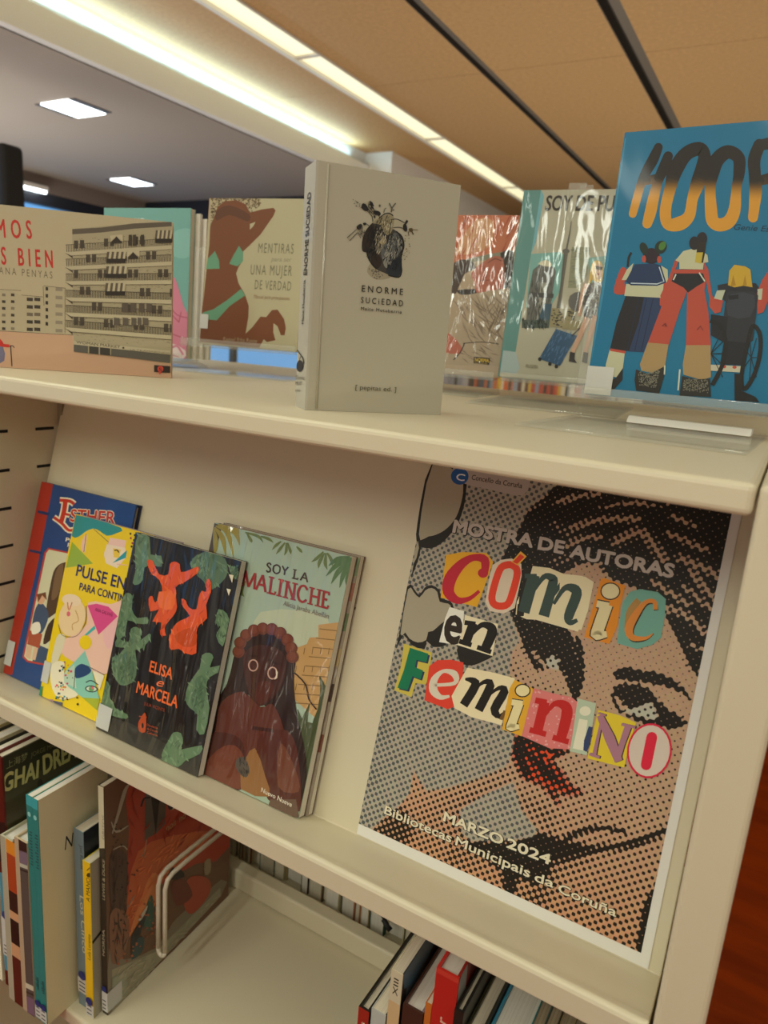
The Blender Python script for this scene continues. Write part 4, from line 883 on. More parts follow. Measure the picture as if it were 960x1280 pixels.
# ---- grey-white hardback with a heart
W, H, T = .137, .2125, .034
GC = (1.20, 1.25, 1.42)
A = Art([(398.7, 200.6), (576.1, 231.8), (550.5, 518.9), (384.0, 512.7)], W, H, (430, 240, 8), GC)
I2, I3 = '#1f1b17', '#4c463c'
A.poly('#8f8468', [(230, 800), (300, 700), (480, 840), (330, 880)], 3); A.scat('#5a5242', [(240, 760), (330, 780), (420, 830), (330, 880), (280, 850)], 60, 6, 5)
A.poly('#3a352e', [(285, 310), (360, 280), (410, 310), (430, 350), (450, 420), (480, 370), (530, 400), (575, 450), (598, 540), (575, 640), (570, 720), (578, 790), (550, 850), (500, 856), (400, 810), (310, 770), (250, 690), (225, 600), (190, 590), (182, 520), (195, 430), (240, 360)], 2)
A.poly('#6b6250', [(290, 470), (330, 440), (400, 430), (425, 520), (360, 600), (330, 680), (290, 640)], 3); A.poly('#9b8c66', [(350, 490), (410, 440), (420, 500), (380, 530)], 3)
A.poly('#555650', [(430, 500), (500, 410), (560, 450), (580, 540), (540, 640), (480, 700), (440, 760), (390, 700), (370, 580)], 3); A.poly('#7d7a6c', [(390, 640), (450, 600), (450, 760), (400, 740)], 3); A.poly('#23282b', [(480, 690), (560, 660), (570, 800), (520, 850), (420, 800)], 3)
A.poly('#2c2219', [(195, 440), (250, 360), (300, 330), (290, 470), (240, 590), (195, 590)], 3); A.poly('#2a2118', [(290, 600), (340, 620), (380, 700), (330, 770), (270, 710)], 3)
A.hatch('#1a1713', [(240, 360), (420, 320), (450, 430), (330, 640), (250, 680), (200, 560)], 156, 60, 7, 110, 25, 3); A.hatch('#b1a688', [(300, 380), (420, 340), (420, 520), (330, 640)], 52, 46, 5, 110, 20, 4)
A.hatch('#141414', [(440, 430), (560, 430), (590, 560), (560, 820), (440, 780), (380, 640)], 169, 56, 7, 100, 35, 6); A.hatch('#a39b84', [(460, 440), (570, 460), (580, 560), (460, 760), (390, 660)], 59, 44, 5, 105, 25, 7)
A.poly('#9a9071', [(185, 130), (250, 90), (300, 170), (360, 215), (345, 270), (300, 300), (270, 240), (215, 190)]); A.poly('#9d9477', [(480, 280), (540, 272), (620, 312), (610, 372), (550, 360), (490, 365)]); A.poly('#9d9477', [(30, 455), (125, 375), (200, 330), (250, 340), (200, 430), (135, 410), (55, 490)])
A.poly('#857a5a', [(285, 315), (345, 265), (440, 225), (490, 245), (500, 290), (485, 375), (450, 430), (410, 420), (360, 330)], 2); A.hatch('#1f1a14', [(290, 310), (440, 235), (490, 290), (440, 420), (330, 400)], 60, 54, 6, 115, 25, 31); A.hatch('#cabf9c', [(380, 300), (470, 260), (480, 340), (440, 400)], 16, 46, 5, 100, 20, 32)
A.hatch('#1a1713', [(240, 380), (330, 330), (360, 420), (300, 640), (230, 600)], 60, 70, 7, 108, 20, 33); A.stroke(I2, [(470, 300), (450, 420), (430, 520)], 8, 4); A.stroke(I2, [(290, 480), (300, 600), (330, 700)], 8, 4)
A.stroke(I2, [(330, 770), (250, 680), (222, 600), (188, 590), (185, 500), (215, 400), (285, 315)], 11, 4); A.stroke(I2, [(520, 395), (578, 450), (598, 545), (572, 640), (572, 740), (575, 800), (545, 855), (440, 835)], 11, 4)
A.stroke(I2, [(285, 300), (280, 250), (240, 200), (185, 165)], 7, 4); A.stroke(I2, [(360, 260), (330, 220), (290, 170), (260, 90)], 7, 4); A.stroke(I2, [(345, 270), (400, 225), (450, 215), (490, 240)], 9, 4); A.stroke(I2, [(470, 280), (530, 275), (600, 310)], 7, 4); A.stroke(I3, [(490, 360), (550, 355), (600, 370)], 7, 4)
A.poly(I2, [(180, 120), (215, 125), (245, 180), (215, 195), (175, 165)], 2); A.poly(I2, [(265, 95), (285, 110), (300, 150), (275, 140)]); A.poly(I2, [(290, 205), (335, 190), (365, 215), (355, 240), (310, 230)], 2)
A.hatch(I2, [(190, 130), (260, 100), (350, 220), (300, 260)], 44, 50, 9, 50, 30, 8)
A.stroke(I3, [(470, 205), (480, 160), (515, 115)], 11, 3); A.stroke(I3, [(475, 165), (450, 115)], 11, 0); A.stroke(I3, [(480, 185), (500, 180)], 9, 0); A.stroke(I3, [(395, 210), (405, 175), (420, 165)], 7, 3); A.ell(I3, 355, 140, 10, 12)
A.poly(I2, [(590, 330), (615, 320), (630, 370), (620, 400), (590, 380)], 2); A.stroke(I2, [(610, 320), (632, 288)], 22, 0); A.poly('#4c3c20', [(645, 370), (680, 365), (685, 395), (655, 400)], 2); A.stroke('#6a5a3a', [(680, 380), (735, 382)], 7, 0); A.stroke('#4c3c20', [(675, 395), (690, 430)], 11, 0); A.stroke('#4c3c20', [(640, 400), (645, 440)], 9, 0)
A.poly(I2, [(125, 345), (165, 320), (180, 345), (155, 380), (130, 375)], 2); A.poly(I2, [(185, 315), (215, 310), (220, 330), (195, 335)], 2); A.stroke(I3, [(125, 375), (30, 460), (55, 490), (130, 410)], 7, 0); A.stroke(I3, [(220, 320), (250, 345)], 7, 0)
A.hatch(I3, [(130, 380), (200, 350), (210, 420), (150, 470)], 28, 40, 7, 100, 60, 9); A.scat(I3, [(70, 70), (160, 90), (170, 160), (120, 150)], 12, 7, 10); A.scat('#6a5c40', [(610, 420), (660, 440), (650, 660), (590, 690)], 26, 6, 11)
for st, (x0, y0, x1, y1), h in (('ENORME', (175, 998, 585, 1032), 66), ('SUCiEDAD', (165, 1110, 585, 1145), 62)): A.text('#2a251c', st, (x0, y0), (x1, y1), h, .01, 0, 1.5)
A.text('#2a251c', 'Maite Mutuberria', (165, 1182), (572, 1218), 34, .012, 0, 1.2)
A.zoom(350, 190, 3.656).text('#4c4534', '[ pepitas ed. ]', (343, 1085), (528, 1096), 22, -.002)
SA = Art([(379.5, 207), (398.7, 203), (384.0, 512.7), (368, 508.1)], T, H, (350, 190, 3.656), GC)
for st, p, q, h in (('ENORME SUCiEDAD', (121, 585), (146, 195), 24), ('Maite Mutuberria', (108, 808), (117, 612), 15)): SA.text('#2a251c', st, p, q, h, .004)
def vtext(A_, c, st, p, q, h, b=0.0):                        # text running up a spine
    v, t = glyphs(st, 0.0); a, e_ = np.array(A_.m(p)), np.array(A_.m(q)); e = e_-a; L = np.hypot(*e); e /= L; n = np.array([-e[1], e[0]])
    k = L/max(1e-6, v[:, 0].max()-v[:, 0].min()); x0 = v[:, 0].min(); Q_ = [tuple(a+e*(x-x0)*k+n*y*h/.72) for x, y in v]; cc = A_.col(c)
    for dx, dy in [(0, 0)] + ([(b*h*math.cos(a_), b*h*math.sin(a_)) for a_ in (0, 1.57, 3.14, 4.71)] if b else []): A_.add([[(Q_[i][0]+dx, Q_[i][1]+dy) for i in tt] for tt in t], [[cc]*3]*len(t))
SA.T = []; vtext(SA, '#2a251c', 'ENORME SUCiEDAD', (129, 588), (149, 196), .0115, .012); vtext(SA, '#2a251c', 'Maite Mutuberria', (113, 808), (120, 610), .0068, .01)
SA.stroke(I2, [(76, 920), (112, 958), (120, 985)], 5, 0); SA.stroke(I2, [(98, 950), (85, 985), (108, 985)], 3, 0); SA.ell('#1c1f26', 95, 992, 21, 25); SA.text(I3, 'Cómic', (70, 1048), (124, 1054), 18); SA.text(I3, 'MUT', (70, 1072), (108, 1076), 16); SA.text(I3, 'eno', (70, 1100), (100, 1102), 12)
eb = book('thick pale grey hardback with an ink-drawn heart, standing mid top board', 'comics standing on the top board', onboard(-.3875, .534, -.0638), 52, .4, W, H, T, '#a49b81', '#a8a18b', A, SA, None, 'film_soft', True, gain=GC)
hm_ = mat('pale_hinge_film', K('#a49b81', GC), .25, coat=.6)
MB().tube([(.0085, -.0002, .002), (.0085, -.0002, H-.002)], .0011, 10).build('hinge_joint', hm_, eb, 0, True)
# ---- red cover with a reclining face, creased film
W, H = .17, .24
A = Art([(516.6, 268.5), (650.2, 269.1), (622.0, 472.4), (493.1, 460.9)], W, H, (560, 260, 5.82), TG)
A.poly('#a88f6c', [(-300, 40), (540, 45), (400, 1260), (-420, 1180)])
A.poly('#b4633c', [(-300, 40), (540, 45), (480, 330), (300, 330), (100, 400), (-330, 380)])
A.poly('#c08a5a', [(200, 90), (330, 100), (300, 280), (120, 340), (60, 300)], 3); A.hatch('#9c3f22', [(-200, 60), (520, 60), (480, 320), (100, 370), (-200, 360)], 60, 190, 9, 112, 8, 4)
A.poly('#7a7458', [(60, 390), (380, 320), (480, 310), (440, 350), (200, 390), (60, 430)], 2)
A.poly('#241d16', [(380, 330), (480, 320), (445, 590), (380, 600), (410, 460)], 2); A.poly('#241d16', [(60, 600), (200, 590), (230, 625), (120, 640)], 2); A.poly('#3a2a1e', [(40, 400), (160, 380), (200, 440), (120, 480), (60, 620), (20, 600)], 2)
A.poly('#a4573c', [(170, 470), (260, 390), (340, 350), (400, 370), (410, 470), (400, 590), (300, 600), (210, 620), (190, 540)], 2); A.stroke('#4a2418', [(290, 400), (340, 370), (390, 385)], 6, 4); A.stroke('#6a2c1c', [(260, 430), (280, 490), (260, 520)], 5, 4); A.stroke('#6a2c1c', [(225, 530), (300, 525)], 5, 3)
A.poly('#a18a68', [(-100, 640), (150, 630), (440, 580), (430, 700), (380, 1150), (-400, 1130)]); A.hatch('#77634a', [(60, 680), (440, 620), (400, 960), (240, 980), (120, 960)], 60, 150, 9, 50, 22, 5); A.hatch('#6a573f', [(300, 700), (430, 640), (380, 950), (300, 920)], 26, 120, 8, 120, 16, 6); A.hatch('#6a563c', [(60, 980), (380, 1000), (370, 1140), (30, 1100)], 20, 90, 7, 30, 20, 6)
A.poly('#a8563a', [(0, 910), (100, 1010), (80, 1060), (-40, 1040)], 2); A.stroke('#33261a', [(40, 1105), (90, 1050), (120, 985)], 8, 3); A.stroke('#33261a', [(110, 985), (250, 975), (370, 990)], 6, 3)
A.poly('#221a10', [(188, 1082), (306, 1092), (300, 1142), (186, 1130)]); A.text('#c9a227', 'NORMA', (196, 1116), (296, 1124), 26, .04); A.text('#a88a3a', 'EDITORIAL', (196, 1132), (290, 1138), 9, .0)
book('red and tan comic under creased plastic, right of the grey heart book', 'comics standing on the top board', onboard(-.5688, 1.0163, -.0366), 7.6, 7.1, W, H, .010, '#a88f6c', '#b4633c', A, None, None, 'film_strong', False, gain=TG)
# ---- teal-spined city cover, creased film
W, H = .19, .26
Q = [(657.2, 237.8), (836.6, 235.4), (795.5, 485.6), (624.6, 470.3)]
A = Art(Q, W, H, (540, 220, 4), TG)
A.poly('#a99f7e', [(440, 60), (1200, 50), (1050, 1080), (320, 1010)])
TE = '#578070'
A.poly(TE, [(440, 60), (545, 70), (505, 330), (460, 620), (418, 880), (330, 870), (380, 560)]); A.poly('#6a9c96', [(545, 68), (560, 100), (520, 330), (495, 390), (505, 330)])
A.poly('#9bA596', [(340, 870), (420, 880), (440, 960), (420, 990), (330, 980)])
A.text('#2a251c', 'SOY DE PUEBLO', (565, 172), (1085, 176), 76, .03)
A.poly('#6f9a86', [(495, 390), (640, 380), (660, 395), (650, 560), (600, 640), (470, 660)], 0); A.poly('#6f9a86', [(780, 410), (870, 400), (860, 520), (790, 540)])
A.poly('#5c5a4c', [(505, 470), (540, 440), (610, 455), (620, 480), (600, 600), (585, 720), (470, 730), (480, 600)]); A.poly('#8a866f', [(545, 530), (575, 535), (555, 720), (520, 720)]); A.poly('#3f3e36', [(490, 580), (610, 590), (606, 612), (488, 604)]); A.poly('#c4b78f', [(530, 440), (570, 420), (600, 440), (590, 455)], 2)
A.hatch('#3a3830', [(505, 470), (620, 480), (590, 720), (475, 725)], 70, 50, 5, 95, 6, 3)
A.stroke('#5a5648', [(697, 225), (690, 280), (672, 370)], [3, 6, 10], 0); A.ell('#5a5648', 670, 376, 18, 12); A.poly('#5f5a47', [(658, 385), (680, 385), (655, 560), (640, 680), (618, 680), (640, 560)]); A.stroke('#4a463a', [(665, 390), (630, 675)], 5, 0)
A.poly('#85825f', [(700, 355), (790, 358), (775, 500), (720, 560), (680, 560)]); A.hatch('#6a6850', [(700, 360), (788, 362), (772, 500), (690, 550)], 70, 26, 3, 2, 4, 4)
A.poly('#2f4a52', [(560, 640), (600, 640), (590, 720), (530, 720)])
A.poly('#8b7d52', [(600, 660), (715, 668), (710, 765), (585, 755)]); A.hatch('#2e2a20', [(602, 668), (712, 676), (706, 760), (590, 750)], 60, 16, 8, 3, 4, 5); A.poly('#8b7d52', [(655, 720), (745, 725), (740, 775), (650, 765)])
A.poly('#3f4a3c', [(450, 720), (590, 720), (585, 760), (450, 760)], 0); A.hatch('#20281f', [(450, 715), (580, 715), (575, 760), (450, 760)], 40, 26, 8, 80, 40, 6)
A.poly('#29495e', [(620, 765), (725, 800), (640, 950), (535, 915)]); A.hatch('#4a6c82', [(620, 765), (725, 800), (640, 950), (535, 915)], 50, 40, 4, 115, 8, 7); A.stroke('#20242a', [(700, 800), (740, 760)], 5, 0)
for x, y in ((540, 916), (590, 940), (622, 952)): A.ell('#1c1c1c', x, y, 9, 10)
A.poly('#d0a648', [(800, 440), (825, 422), (852, 440), (858, 500), (840, 540), (800, 520), (780, 560), (790, 490)], 2); A.poly('#c9a07c', [(820, 445), (850, 448), (848, 510), (825, 515)], 2); A.poly('#1c1714', [(818, 450), (855, 456), (850, 472), (820, 468)]); A.ell('#8a2a24', 832, 492, 6, 5)
A.poly('#4a463e', [(775, 545), (845, 535), (835, 600), (825, 690), (765, 720), (760, 640)], 2); A.scat('#b8b29c', [(775, 545), (845, 535), (825, 690), (765, 720)], 60, 3, 8); A.poly('#5a564a', [(690, 600), (740, 580), (760, 640), (720, 680), (685, 650)], 2)
A.stroke('#bd906c', [(775, 540), (750, 600), (738, 700)], [24, 18, 14], 3); A.stroke('#bd906c', [(780, 710), (740, 800), (700, 890)], [34, 26, 16], 3); A.stroke('#bd906c', [(820, 700), (790, 800), (765, 890)], [30, 24, 16], 3)
A.poly('#2a2420', [(690, 878), (715, 885), (712, 915), (725, 935), (685, 928)]); A.poly('#2a2420', [(758, 880), (782, 885), (775, 938), (750, 930)]); A.text('#6a6248', 'BRUGUERA', (468, 958), (530, 964), 18, .0)
SA = Art([(660.9-9, 243.9), (657.2, 237.8), (624.6, 470.3), (628.7-9, 472.2)], .02, H, (540, 220, 4), TG); SA.poly(TE, [(380, 40), (500, 40), (400, 1080), (280, 1080)])
sb = book('teal-spined comic with towers and a suitcase under shiny plastic, behind the blue comic', 'comics standing on the top board', onboard(-.3791, .9912, -.0323), 6.2, 6.8, W, H, .02, '#a99f7e', TE, A, SA, None, 'film_mid', True, gain=TG)
fl_ = [(.0, 0), (.008, .009), (.014, .006), (.022, .012), (.030, .005), (.036, .0)]
MB().prism([(.004, H-.001), (.0055, H-.001), (.009, H+.011), (.0078, H+.0115)], .058, .082).prism([(.004, H-.001), (.0055, H-.001), (.004, H+.007), (.003, H+.007)], .074, .092).build('film_flap', M['ledge'], sb)
# ---- bright blue cover with three figures seen from behind
W, H = .19, .26
A = Art([(782.1, 165.6), (1060.5, 141.5), (982.6, 518.1), (732.5, 492.7)], W, H, (700, 140, 3.046), (.85, .98, 1.0))
BL = '#0e7096'
A.poly(BL, [(240, 70), (1150, -10), (900, 1180), (80, 1090)]); A.poly('#3d88a8', [(110, 930), (145, 700), (240, 100), (252, 100), (165, 700), (122, 935)])
D1, O1 = K('#1d1711', .9), K('#d0952e', (1.0, 1.0, 1.0))
def gradc(p):
    x = p[0]; mid = 290 if x < 700 else 300; t = min(1, max(0, (p[1]-mid+38)/80)); t = t*t*(3-2*t); return tuple(a+(b-a)*t for a, b in zip(D1, O1))
def blob(pts, wd, closed=False): A.stroke(None, pts, wd, 6, closed, not closed, gradc)
blob([(375, 134), (355, 180), (330, 225), (308, 275), (290, 340), (277, 388)], [33, 41, 38, 33, 32, 30]); blob([(412, 168), (392, 220), (372, 265), (358, 320), (345, 380), (332, 425)], [37, 41, 37, 41, 44, 37]); blob([(330, 262), (375, 250)], [33, 33])
blob([(530, 140), (480, 160), (440, 220), (420, 290), (402, 370), (410, 425), (455, 425), (492, 395), (505, 330), (525, 270), (545, 210), (550, 165)], [52, 54, 57, 44, 43, 44, 54, 44, 41, 54, 55, 48], True)
blob([(640, 152), (600, 180), (580, 230), (572, 290), (575, 370), (582, 415), (610, 430), (645, 415), (665, 370), (672, 290), (682, 230), (680, 175)], [52, 55, 54, 41, 46, 48, 50, 50, 46, 37, 44, 48], True)
blob([(760, 125), (740, 180), (742, 240), (745, 300), (740, 360), (735, 402)], [46, 48, 46, 48, 41, 38]); blob([(770, 125), (830, 120), (850, 180), (820, 240), (760, 262)], [43, 46, 50, 44, 37])
blob([(960, 110), (905, 125), (890, 175), (930, 220), (965, 270), (955, 330), (905, 345), (870, 325)], [37, 43, 43, 41, 43, 44, 41, 37])
A.text('#123a52', 'Genie Espinosa', (660, 448), (900, 462), 22, .012, .1)
RD, LNE = '#c04a38', '#241a18'
# girl in sailor collar
A.poly('#221d22', [(250, 700), (385, 705), (385, 760), (350, 830), (318, 915), (190, 905), (215, 800)]); A.poly('#28385c', [(320, 706), (388, 706), (385, 760), (350, 840), (318, 915), (262, 912), (300, 800)])
for x in (300, 330, 355): A.stroke('#1a2240', [(x, 710), (x-45, 908)], 3, 0)
A.poly(RD, [(240, 590), (260, 610), (245, 650), (255, 690), (212, 694), (206, 670), (225, 610)], 2); A.poly(RD, [(388, 640), (415, 660), (405, 730), (380, 735)], 2); A.poly('#cbbf9d', [(252, 655), (395, 655), (390, 708), (245, 700)]); A.poly('#cbbf9d', [(255, 600), (280, 575), (262, 640), (235, 640)]); A.poly('#cbbf9d', [(385, 585), (410, 600), (412, 650), (390, 650)])
A.poly('#1f3358', [(285, 580), (360, 577), (385, 585), (405, 650), (370, 662), (270, 660), (250, 645)], 0); A.stroke('#c9cdd6', [(378, 590), (396, 645), (370, 655), (270, 652)], 4, 0)
A.ell('#2a1a26', 348, 548, 32, 30); A.ell(RD, 320, 560, 8, 14); A.ell(RD, 378, 562, 8, 14); A.ell('#1c2a22', 320, 520, 15, 24, -20); A.ell('#1c2a22', 384, 515, 22, 26, 30); A.ell('#4f7a2e', 390, 510, 12, 18, 30); A.stroke(LNE, [(258, 590), (262, 555), (272, 535)], 8, 3)
A.poly('#c9bd9b', [(190, 905), (248, 910), (240, 975), (215, 1010), (170, 1000), (175, 960)], 0); A.stroke(RD, [(192, 905), (250, 915)], 10, 0); A.poly('#2a2420', [(215, 1010), (240, 975), (238, 1020), (205, 1058), (130, 1048), (175, 1035)], 0)
# girl in shorts and boots
A.poly(RD, [(440, 600), (565, 600), (550, 680), (565, 760), (575, 890), (480, 888), (485, 680), (455, 760), (415, 885), (335, 878), (380, 760), (420, 650)], 0); A.poly(RD, [(455, 560), (440, 600), (420, 690), (392, 730), (382, 700), (415, 630), (440, 560)], 0); A.poly(RD, [(548, 570), (565, 600), (580, 700), (620, 740), (600, 765), (572, 720), (552, 620)], 0)
A.poly('#cbbf9d', [(470, 530), (500, 522), (535, 525), (562, 545), (565, 572), (548, 575), (545, 600), (455, 598), (455, 572), (440, 565)], 0); A.poly('#1c1a20', [(435, 615), (545, 615), (555, 645), (520, 665), (488, 688), (470, 668), (425, 645)], 0); A.stroke('#d8d2c2', [(530, 612), (552, 645)], 5, 0); A.stroke('#d8d2c2', [(442, 618), (432, 640)], 5, 0)
A.ell('#241c22', 512, 500, 20, 26); A.ell('#241c22', 540, 485, 20, 28, 10); A.poly('#2a2018', [(525, 500), (558, 490), (552, 540), (545, 575), (515, 570)], 0); A.poly('#c9a83a', [(520, 535), (545, 535), (538, 578), (514, 572)], 0)
A.poly('#b08a5c', [(335, 878), (414, 885), (400, 970), (385, 1000), (310, 985), (305, 960)], 0); A.poly('#b08a5c', [(480, 888), (574, 888), (575, 1010), (540, 1020), (470, 1000), (468, 960)], 0)
for c, p in (('#2f2a26', [(290, 980), (340, 1000), (395, 970), (400, 995), (378, 1072), (290, 1060), (284, 1020)]), ('#2f2a26', [(465, 1005), (520, 1018), (572, 1015), (575, 1085), (455, 1080)])): A.poly(c, p)
A.scat('#8d8270', [(300, 990), (380, 985), (365, 1050), (300, 1040)], 260, 2.2, 12); A.scat('#8d8270', [(470, 1015), (565, 1020), (565, 1070), (470, 1060)], 260, 2.2, 13); A.stroke('#d8d2c0', [(457, 980), (450, 1060)], 6, 0); A.stroke('#d8d2c0', [(400, 965), (398, 1000)], 5, 0)
# girl in a wheelchair
A.poly('#23232c', [(600, 660), (640, 652), (745, 652), (760, 672), (765, 720), (640, 730), (605, 700)], 0); A.poly('#c2bda4', [(598, 680), (630, 678), (615, 722), (585, 715)], 0); A.poly(RD, [(585, 710), (622, 718), (612, 762), (590, 768), (568, 740), (572, 690)], 0); A.poly(RD, [(750, 690), (770, 640), (790, 610), (830, 620), (800, 700), (775, 762), (752, 770)], 0); A.poly('#c2bda4', [(752, 675), (772, 672), (768, 715), (755, 715)])
A.poly('#d2a02e', [(640, 660), (645, 605), (665, 582), (705, 588), (725, 600), (733, 668), (700, 662), (665, 668)], 0); A.poly('#b3801c', [(660, 620), (670, 660), (650, 665)]); A.poly('#b3801c', [(705, 620), (712, 660), (696, 662)])
A.poly('#2b2b33', [(635, 690), (650, 682), (740, 685), (755, 700), (735, 870), (715, 882), (625, 870), (615, 850)], 0); A.poly('#3a3a44', [(650, 695), (740, 698), (725, 780), (640, 775)], 2); A.poly('#1a1a20', [(640, 700), (680, 695), (680, 712), (645, 716)])
A.poly('#1c1c24', [(575, 770), (640, 780), (630, 880), (575, 850)]); A.poly('#1c1c24', [(625, 870), (720, 880), (700, 965), (610, 960)]); A.poly('#c9bba4', [(575, 962), (695, 968), (690, 992), (575, 985)]); A.ell(RD, 625, 970, 8, 6); A.ell(RD, 665, 972, 8, 6)
A.stroke('#191614', [(572, 795), (610, 815), (632, 880), (620, 960), (580, 1040)], 16, 5); A.stroke('#191614', [(735, 815), (762, 850), (760, 930), (735, 1010), (700, 1055), (692, 1000), (715, 880)], 16, 5, True)
for a in range(7): A.stroke('#222', [(728, 935), (728+32*math.cos(a*.9), 935+95*math.sin(a*.9))], 3, 0)
for a in range(5): A.stroke('#222', [(575, 920), (620, 830+a*45)], 3, 0)
A.poly('#1f1a18', [(665, 995), (692, 1000), (690, 1060), (745, 1085), (760, 1105), (665, 1098)], 0)
A.poly('#8a2a22', [(395, 805), (408, 812), (402, 818)]); A.stroke('#7a2a22', [(522, 830), (535, 815), (545, 832)], 3, 0); A.stroke('#7a2a22', [(390, 815), (402, 805), (408, 818)], 3, 0)
book('bright blue comic with dripping orange-black lettering, right end of the top board', 'comics standing on the top board', onboard(-.1964, .7747, -.0356), -2.3, 2.5, W, H, .016, BL, BL, A, None, None, 'film_soft', False, (.026, .001, .030), gain=(.85, .98, 1.0))

# ---- clear acrylic easels holding the five displayed books
def easel(label, x, y, z, yaw, tilt, W, T, front, zled, wid=None):
    o = thing('acrylic_book_stand', label, 'book stand', (x, y, ZT+.0006), (0, 0, R(yaw)), 'clear book stands on the top board')
    w0, w1 = (.004, W-.004) if wid is None else wid
    s = math.tan(R(tilt)); h = zled - T*math.sin(R(tilt)) - .0006; t = .0028; yb = T+.003
    MB().prism([(-front, 0), (yb+.03, 0), (yb+.03, t), (-front, t)], w0, w1).build('base_plate', M['acrylic'], o, .0006)
    MB().prism([(yb+.027, t+.0002), (yb+.03, t+.0002), (yb+.003+s*(h), h-.004), (yb+s*(h+.12)+.001, h+.15), (yb+s*(h+.12)-.0015, h+.15), (yb+.0003, h-.004)], w0, w1).build('back_plate', M['acrylic'], o, .0006)
    MB().prism([(-.010, h-.0036), (yb, h-.0036), (yb, h-.0008), (-.0072, h-.0008), (-.0072, h+.009), (-.010, h+.009)], w0, w1).build('ledge', M['ledge'], o, .0006)
easel('clear acrylic stand under the bright blue comic, its base reaching forward', -.1964, .7747, 0, -2.3, 2.5, .19, .016, .148, .0284, (-.018, .176))
easel('clear acrylic stand under the teal-spined city comic', -.3791, .9912, 0, 6.2, 6.8, .19, .02, .17, .0317)
easel('clear acrylic stand under the red and tan creased comic', -.5688, 1.0163, 0, 7.6, 7.1, .17, .010, .10, .0274)
easel('clear acrylic stand under the bikini-silhouette comic', -.8304, .849, 0, 10.3, 5.3, .17, .012, .04, .0436, (-.03, .172))
easel('clear acrylic stand under the teal and pink comic', -1.08, .8663, 0, 7.8, 2.0, .18, .0345, .05, .0156, (.0, .176))
o = thing('reflection_block', 'small white block on the board beneath the blue comic\'s clear stand', 'block', (-.150, .779, ZT+.0004+.0036), (0, 0, R(-2.3)))
MB().prism([(-.008, 0), (.011, 0), (.011, .007), (-.001, .007)], 0, .118).build('block', M['whiteplastic'], o, .001)  # solid white shape added for a reflection in the clear acrylic
# ================= lower shelf, left group (spines face out, covers face right)
LOWG = (1.75, 1.85, 1.8)
def low(label, group, xr, yf, T, W, H, cover, spine, art=None, sart=None, hard=False, sticker=None, m='film_soft', yaw=91.5, back=None, page='page', z=ZS, **k):
    return book(label, group, (xr, yf, z+.0006), yaw, 0, W, H, T, cover, spine, art, sart, back, m, hard, sticker, page, gain=k.pop('gain', LOWG), **k)
GL = 'books standing on the lower shelf, left of the wire divider'
W, H = .25, .346
A = Art([(3.7, 941.9), (198.5, 847.7), (198.2, 1094.4), (20.0, 1236.5)], W, H, (0, 840, 6), LOWG)
A.poly('#2c2717', [(-60, 560), (1260, 0), (1260, 1600), (-60, 2500)]); A.poly('#3a3420', [(-50, 900), (1200, 400), (1190, 1100), (-40, 1500)], 2)
A.poly('#241f14', [(280, 800), (310, 780), (330, 860), (290, 900)], 2); A.poly('#4a3620', [(260, 990), (340, 900), (370, 920), (380, 1040), (300, 1080)], 2); A.poly('#6a5a3c', [(300, 960), (350, 935), (345, 1010), (310, 1030)], 2)
for st, p, q, h in (('SHANGHAI', (-330, 1030), (282, 767), 150), ('DREAM', (326, 744), (640, 575), 150)): A.text('#a59a62', st, p, q, h, .035)
A.text('#77704c', '上海梦', (45, 697), (205, 622), 48, .0); A.text('#5f583a', 'JORGE MIGUEL', (228, 612), (470, 505), 36, .012); A.stroke('#77704c', [(0, 690), (14, 680), (14, 715)], 8, 0)
A.stroke('#15120b', [(440, 800), (500, 740), (590, 690)], [20, 14, 6], 3); A.poly('#5c4a34', [(480, 770), (510, 760), (520, 800), (490, 800)], 2)
A.poly('#8a7a4a', [(0, 1010), (20, 1020), (10, 1060), (-20, 1050)], 2)
SA = Art([(-9, 937), (3.7, 941.9), (20.0, 1236.5), (8.9, 1231.1)], .018, H, (0, 980, 4.268)); SA.poly('#4a130c', [(-60, -200), (120, -200), (120, 1300), (-60, 1300)]); SA.poly('#3f7f92', [(-60, 480), (60, 480), (60, 1000), (-60, 1000)]); SA.poly('#1a1210', [(-60, 200), (70, 200), (70, 420), (-60, 420)])
low('dark olive comic with large cream capitals, at the far left of the lower shelf', GL, -.757, .452, .018, W, H, '#2c2717', '#4a130c', A, SA, True, (0, .05, .11, 1), yaw=91)
# thin albums further left, only their tops in view
for i, (x, T_, c, h_, pg) in enumerate(((-.778, .013, '#c9bfa4', .338, 'page_white'), (-.793, .012, '#1f1d18', .334, 'page'), (-.808, .014, '#b7a988', .337, 'page_white'), (-.824, .013, '#2a2620', .333, 'page'), (-.840, .015, '#a9986f', .336, 'page'), (-.857, .014, '#26231c', .338, 'page'), (-.873, .013, '#c4b898', .333, 'page_white'))):
    low('thin album left of the dark olive comic, %s from it, only its top showing' % ('next', 'second', 'third', 'fourth', 'fifth', 'sixth', 'seventh')[i], GL, x-.004, .45, T_, .245, h_, c, c, None, None, i % 2 == 1, m='matte', yaw=90, page=pg)
A = Art([(0, 0), (1, 0), (1, 1), (0, 1)], .2, .245); A.poly('#6b3a22', [(0, 0), (1, 0), (1, 1), (0, 1)])
SA = Art([(0, 0), (1, 0), (1, 1), (0, 1)], .028, .247); SA.poly('#9a937e', [(0, 0), (.35, 0), (.35, 1), (0, 1)])
for y0, y1, c in ((0, .08, '#c77c24'), (.08, .3, '#9a3c1a'), (.3, .42, '#241914'), (.42, .47, '#b98a66'), (.47, .62, '#1a1412'), (.62, .7, '#b98a66'), (.7, 1, '#4a1a14')): SA.poly(c, [(.4, y0), (1, y0), (1, y1), (.4, y1)])
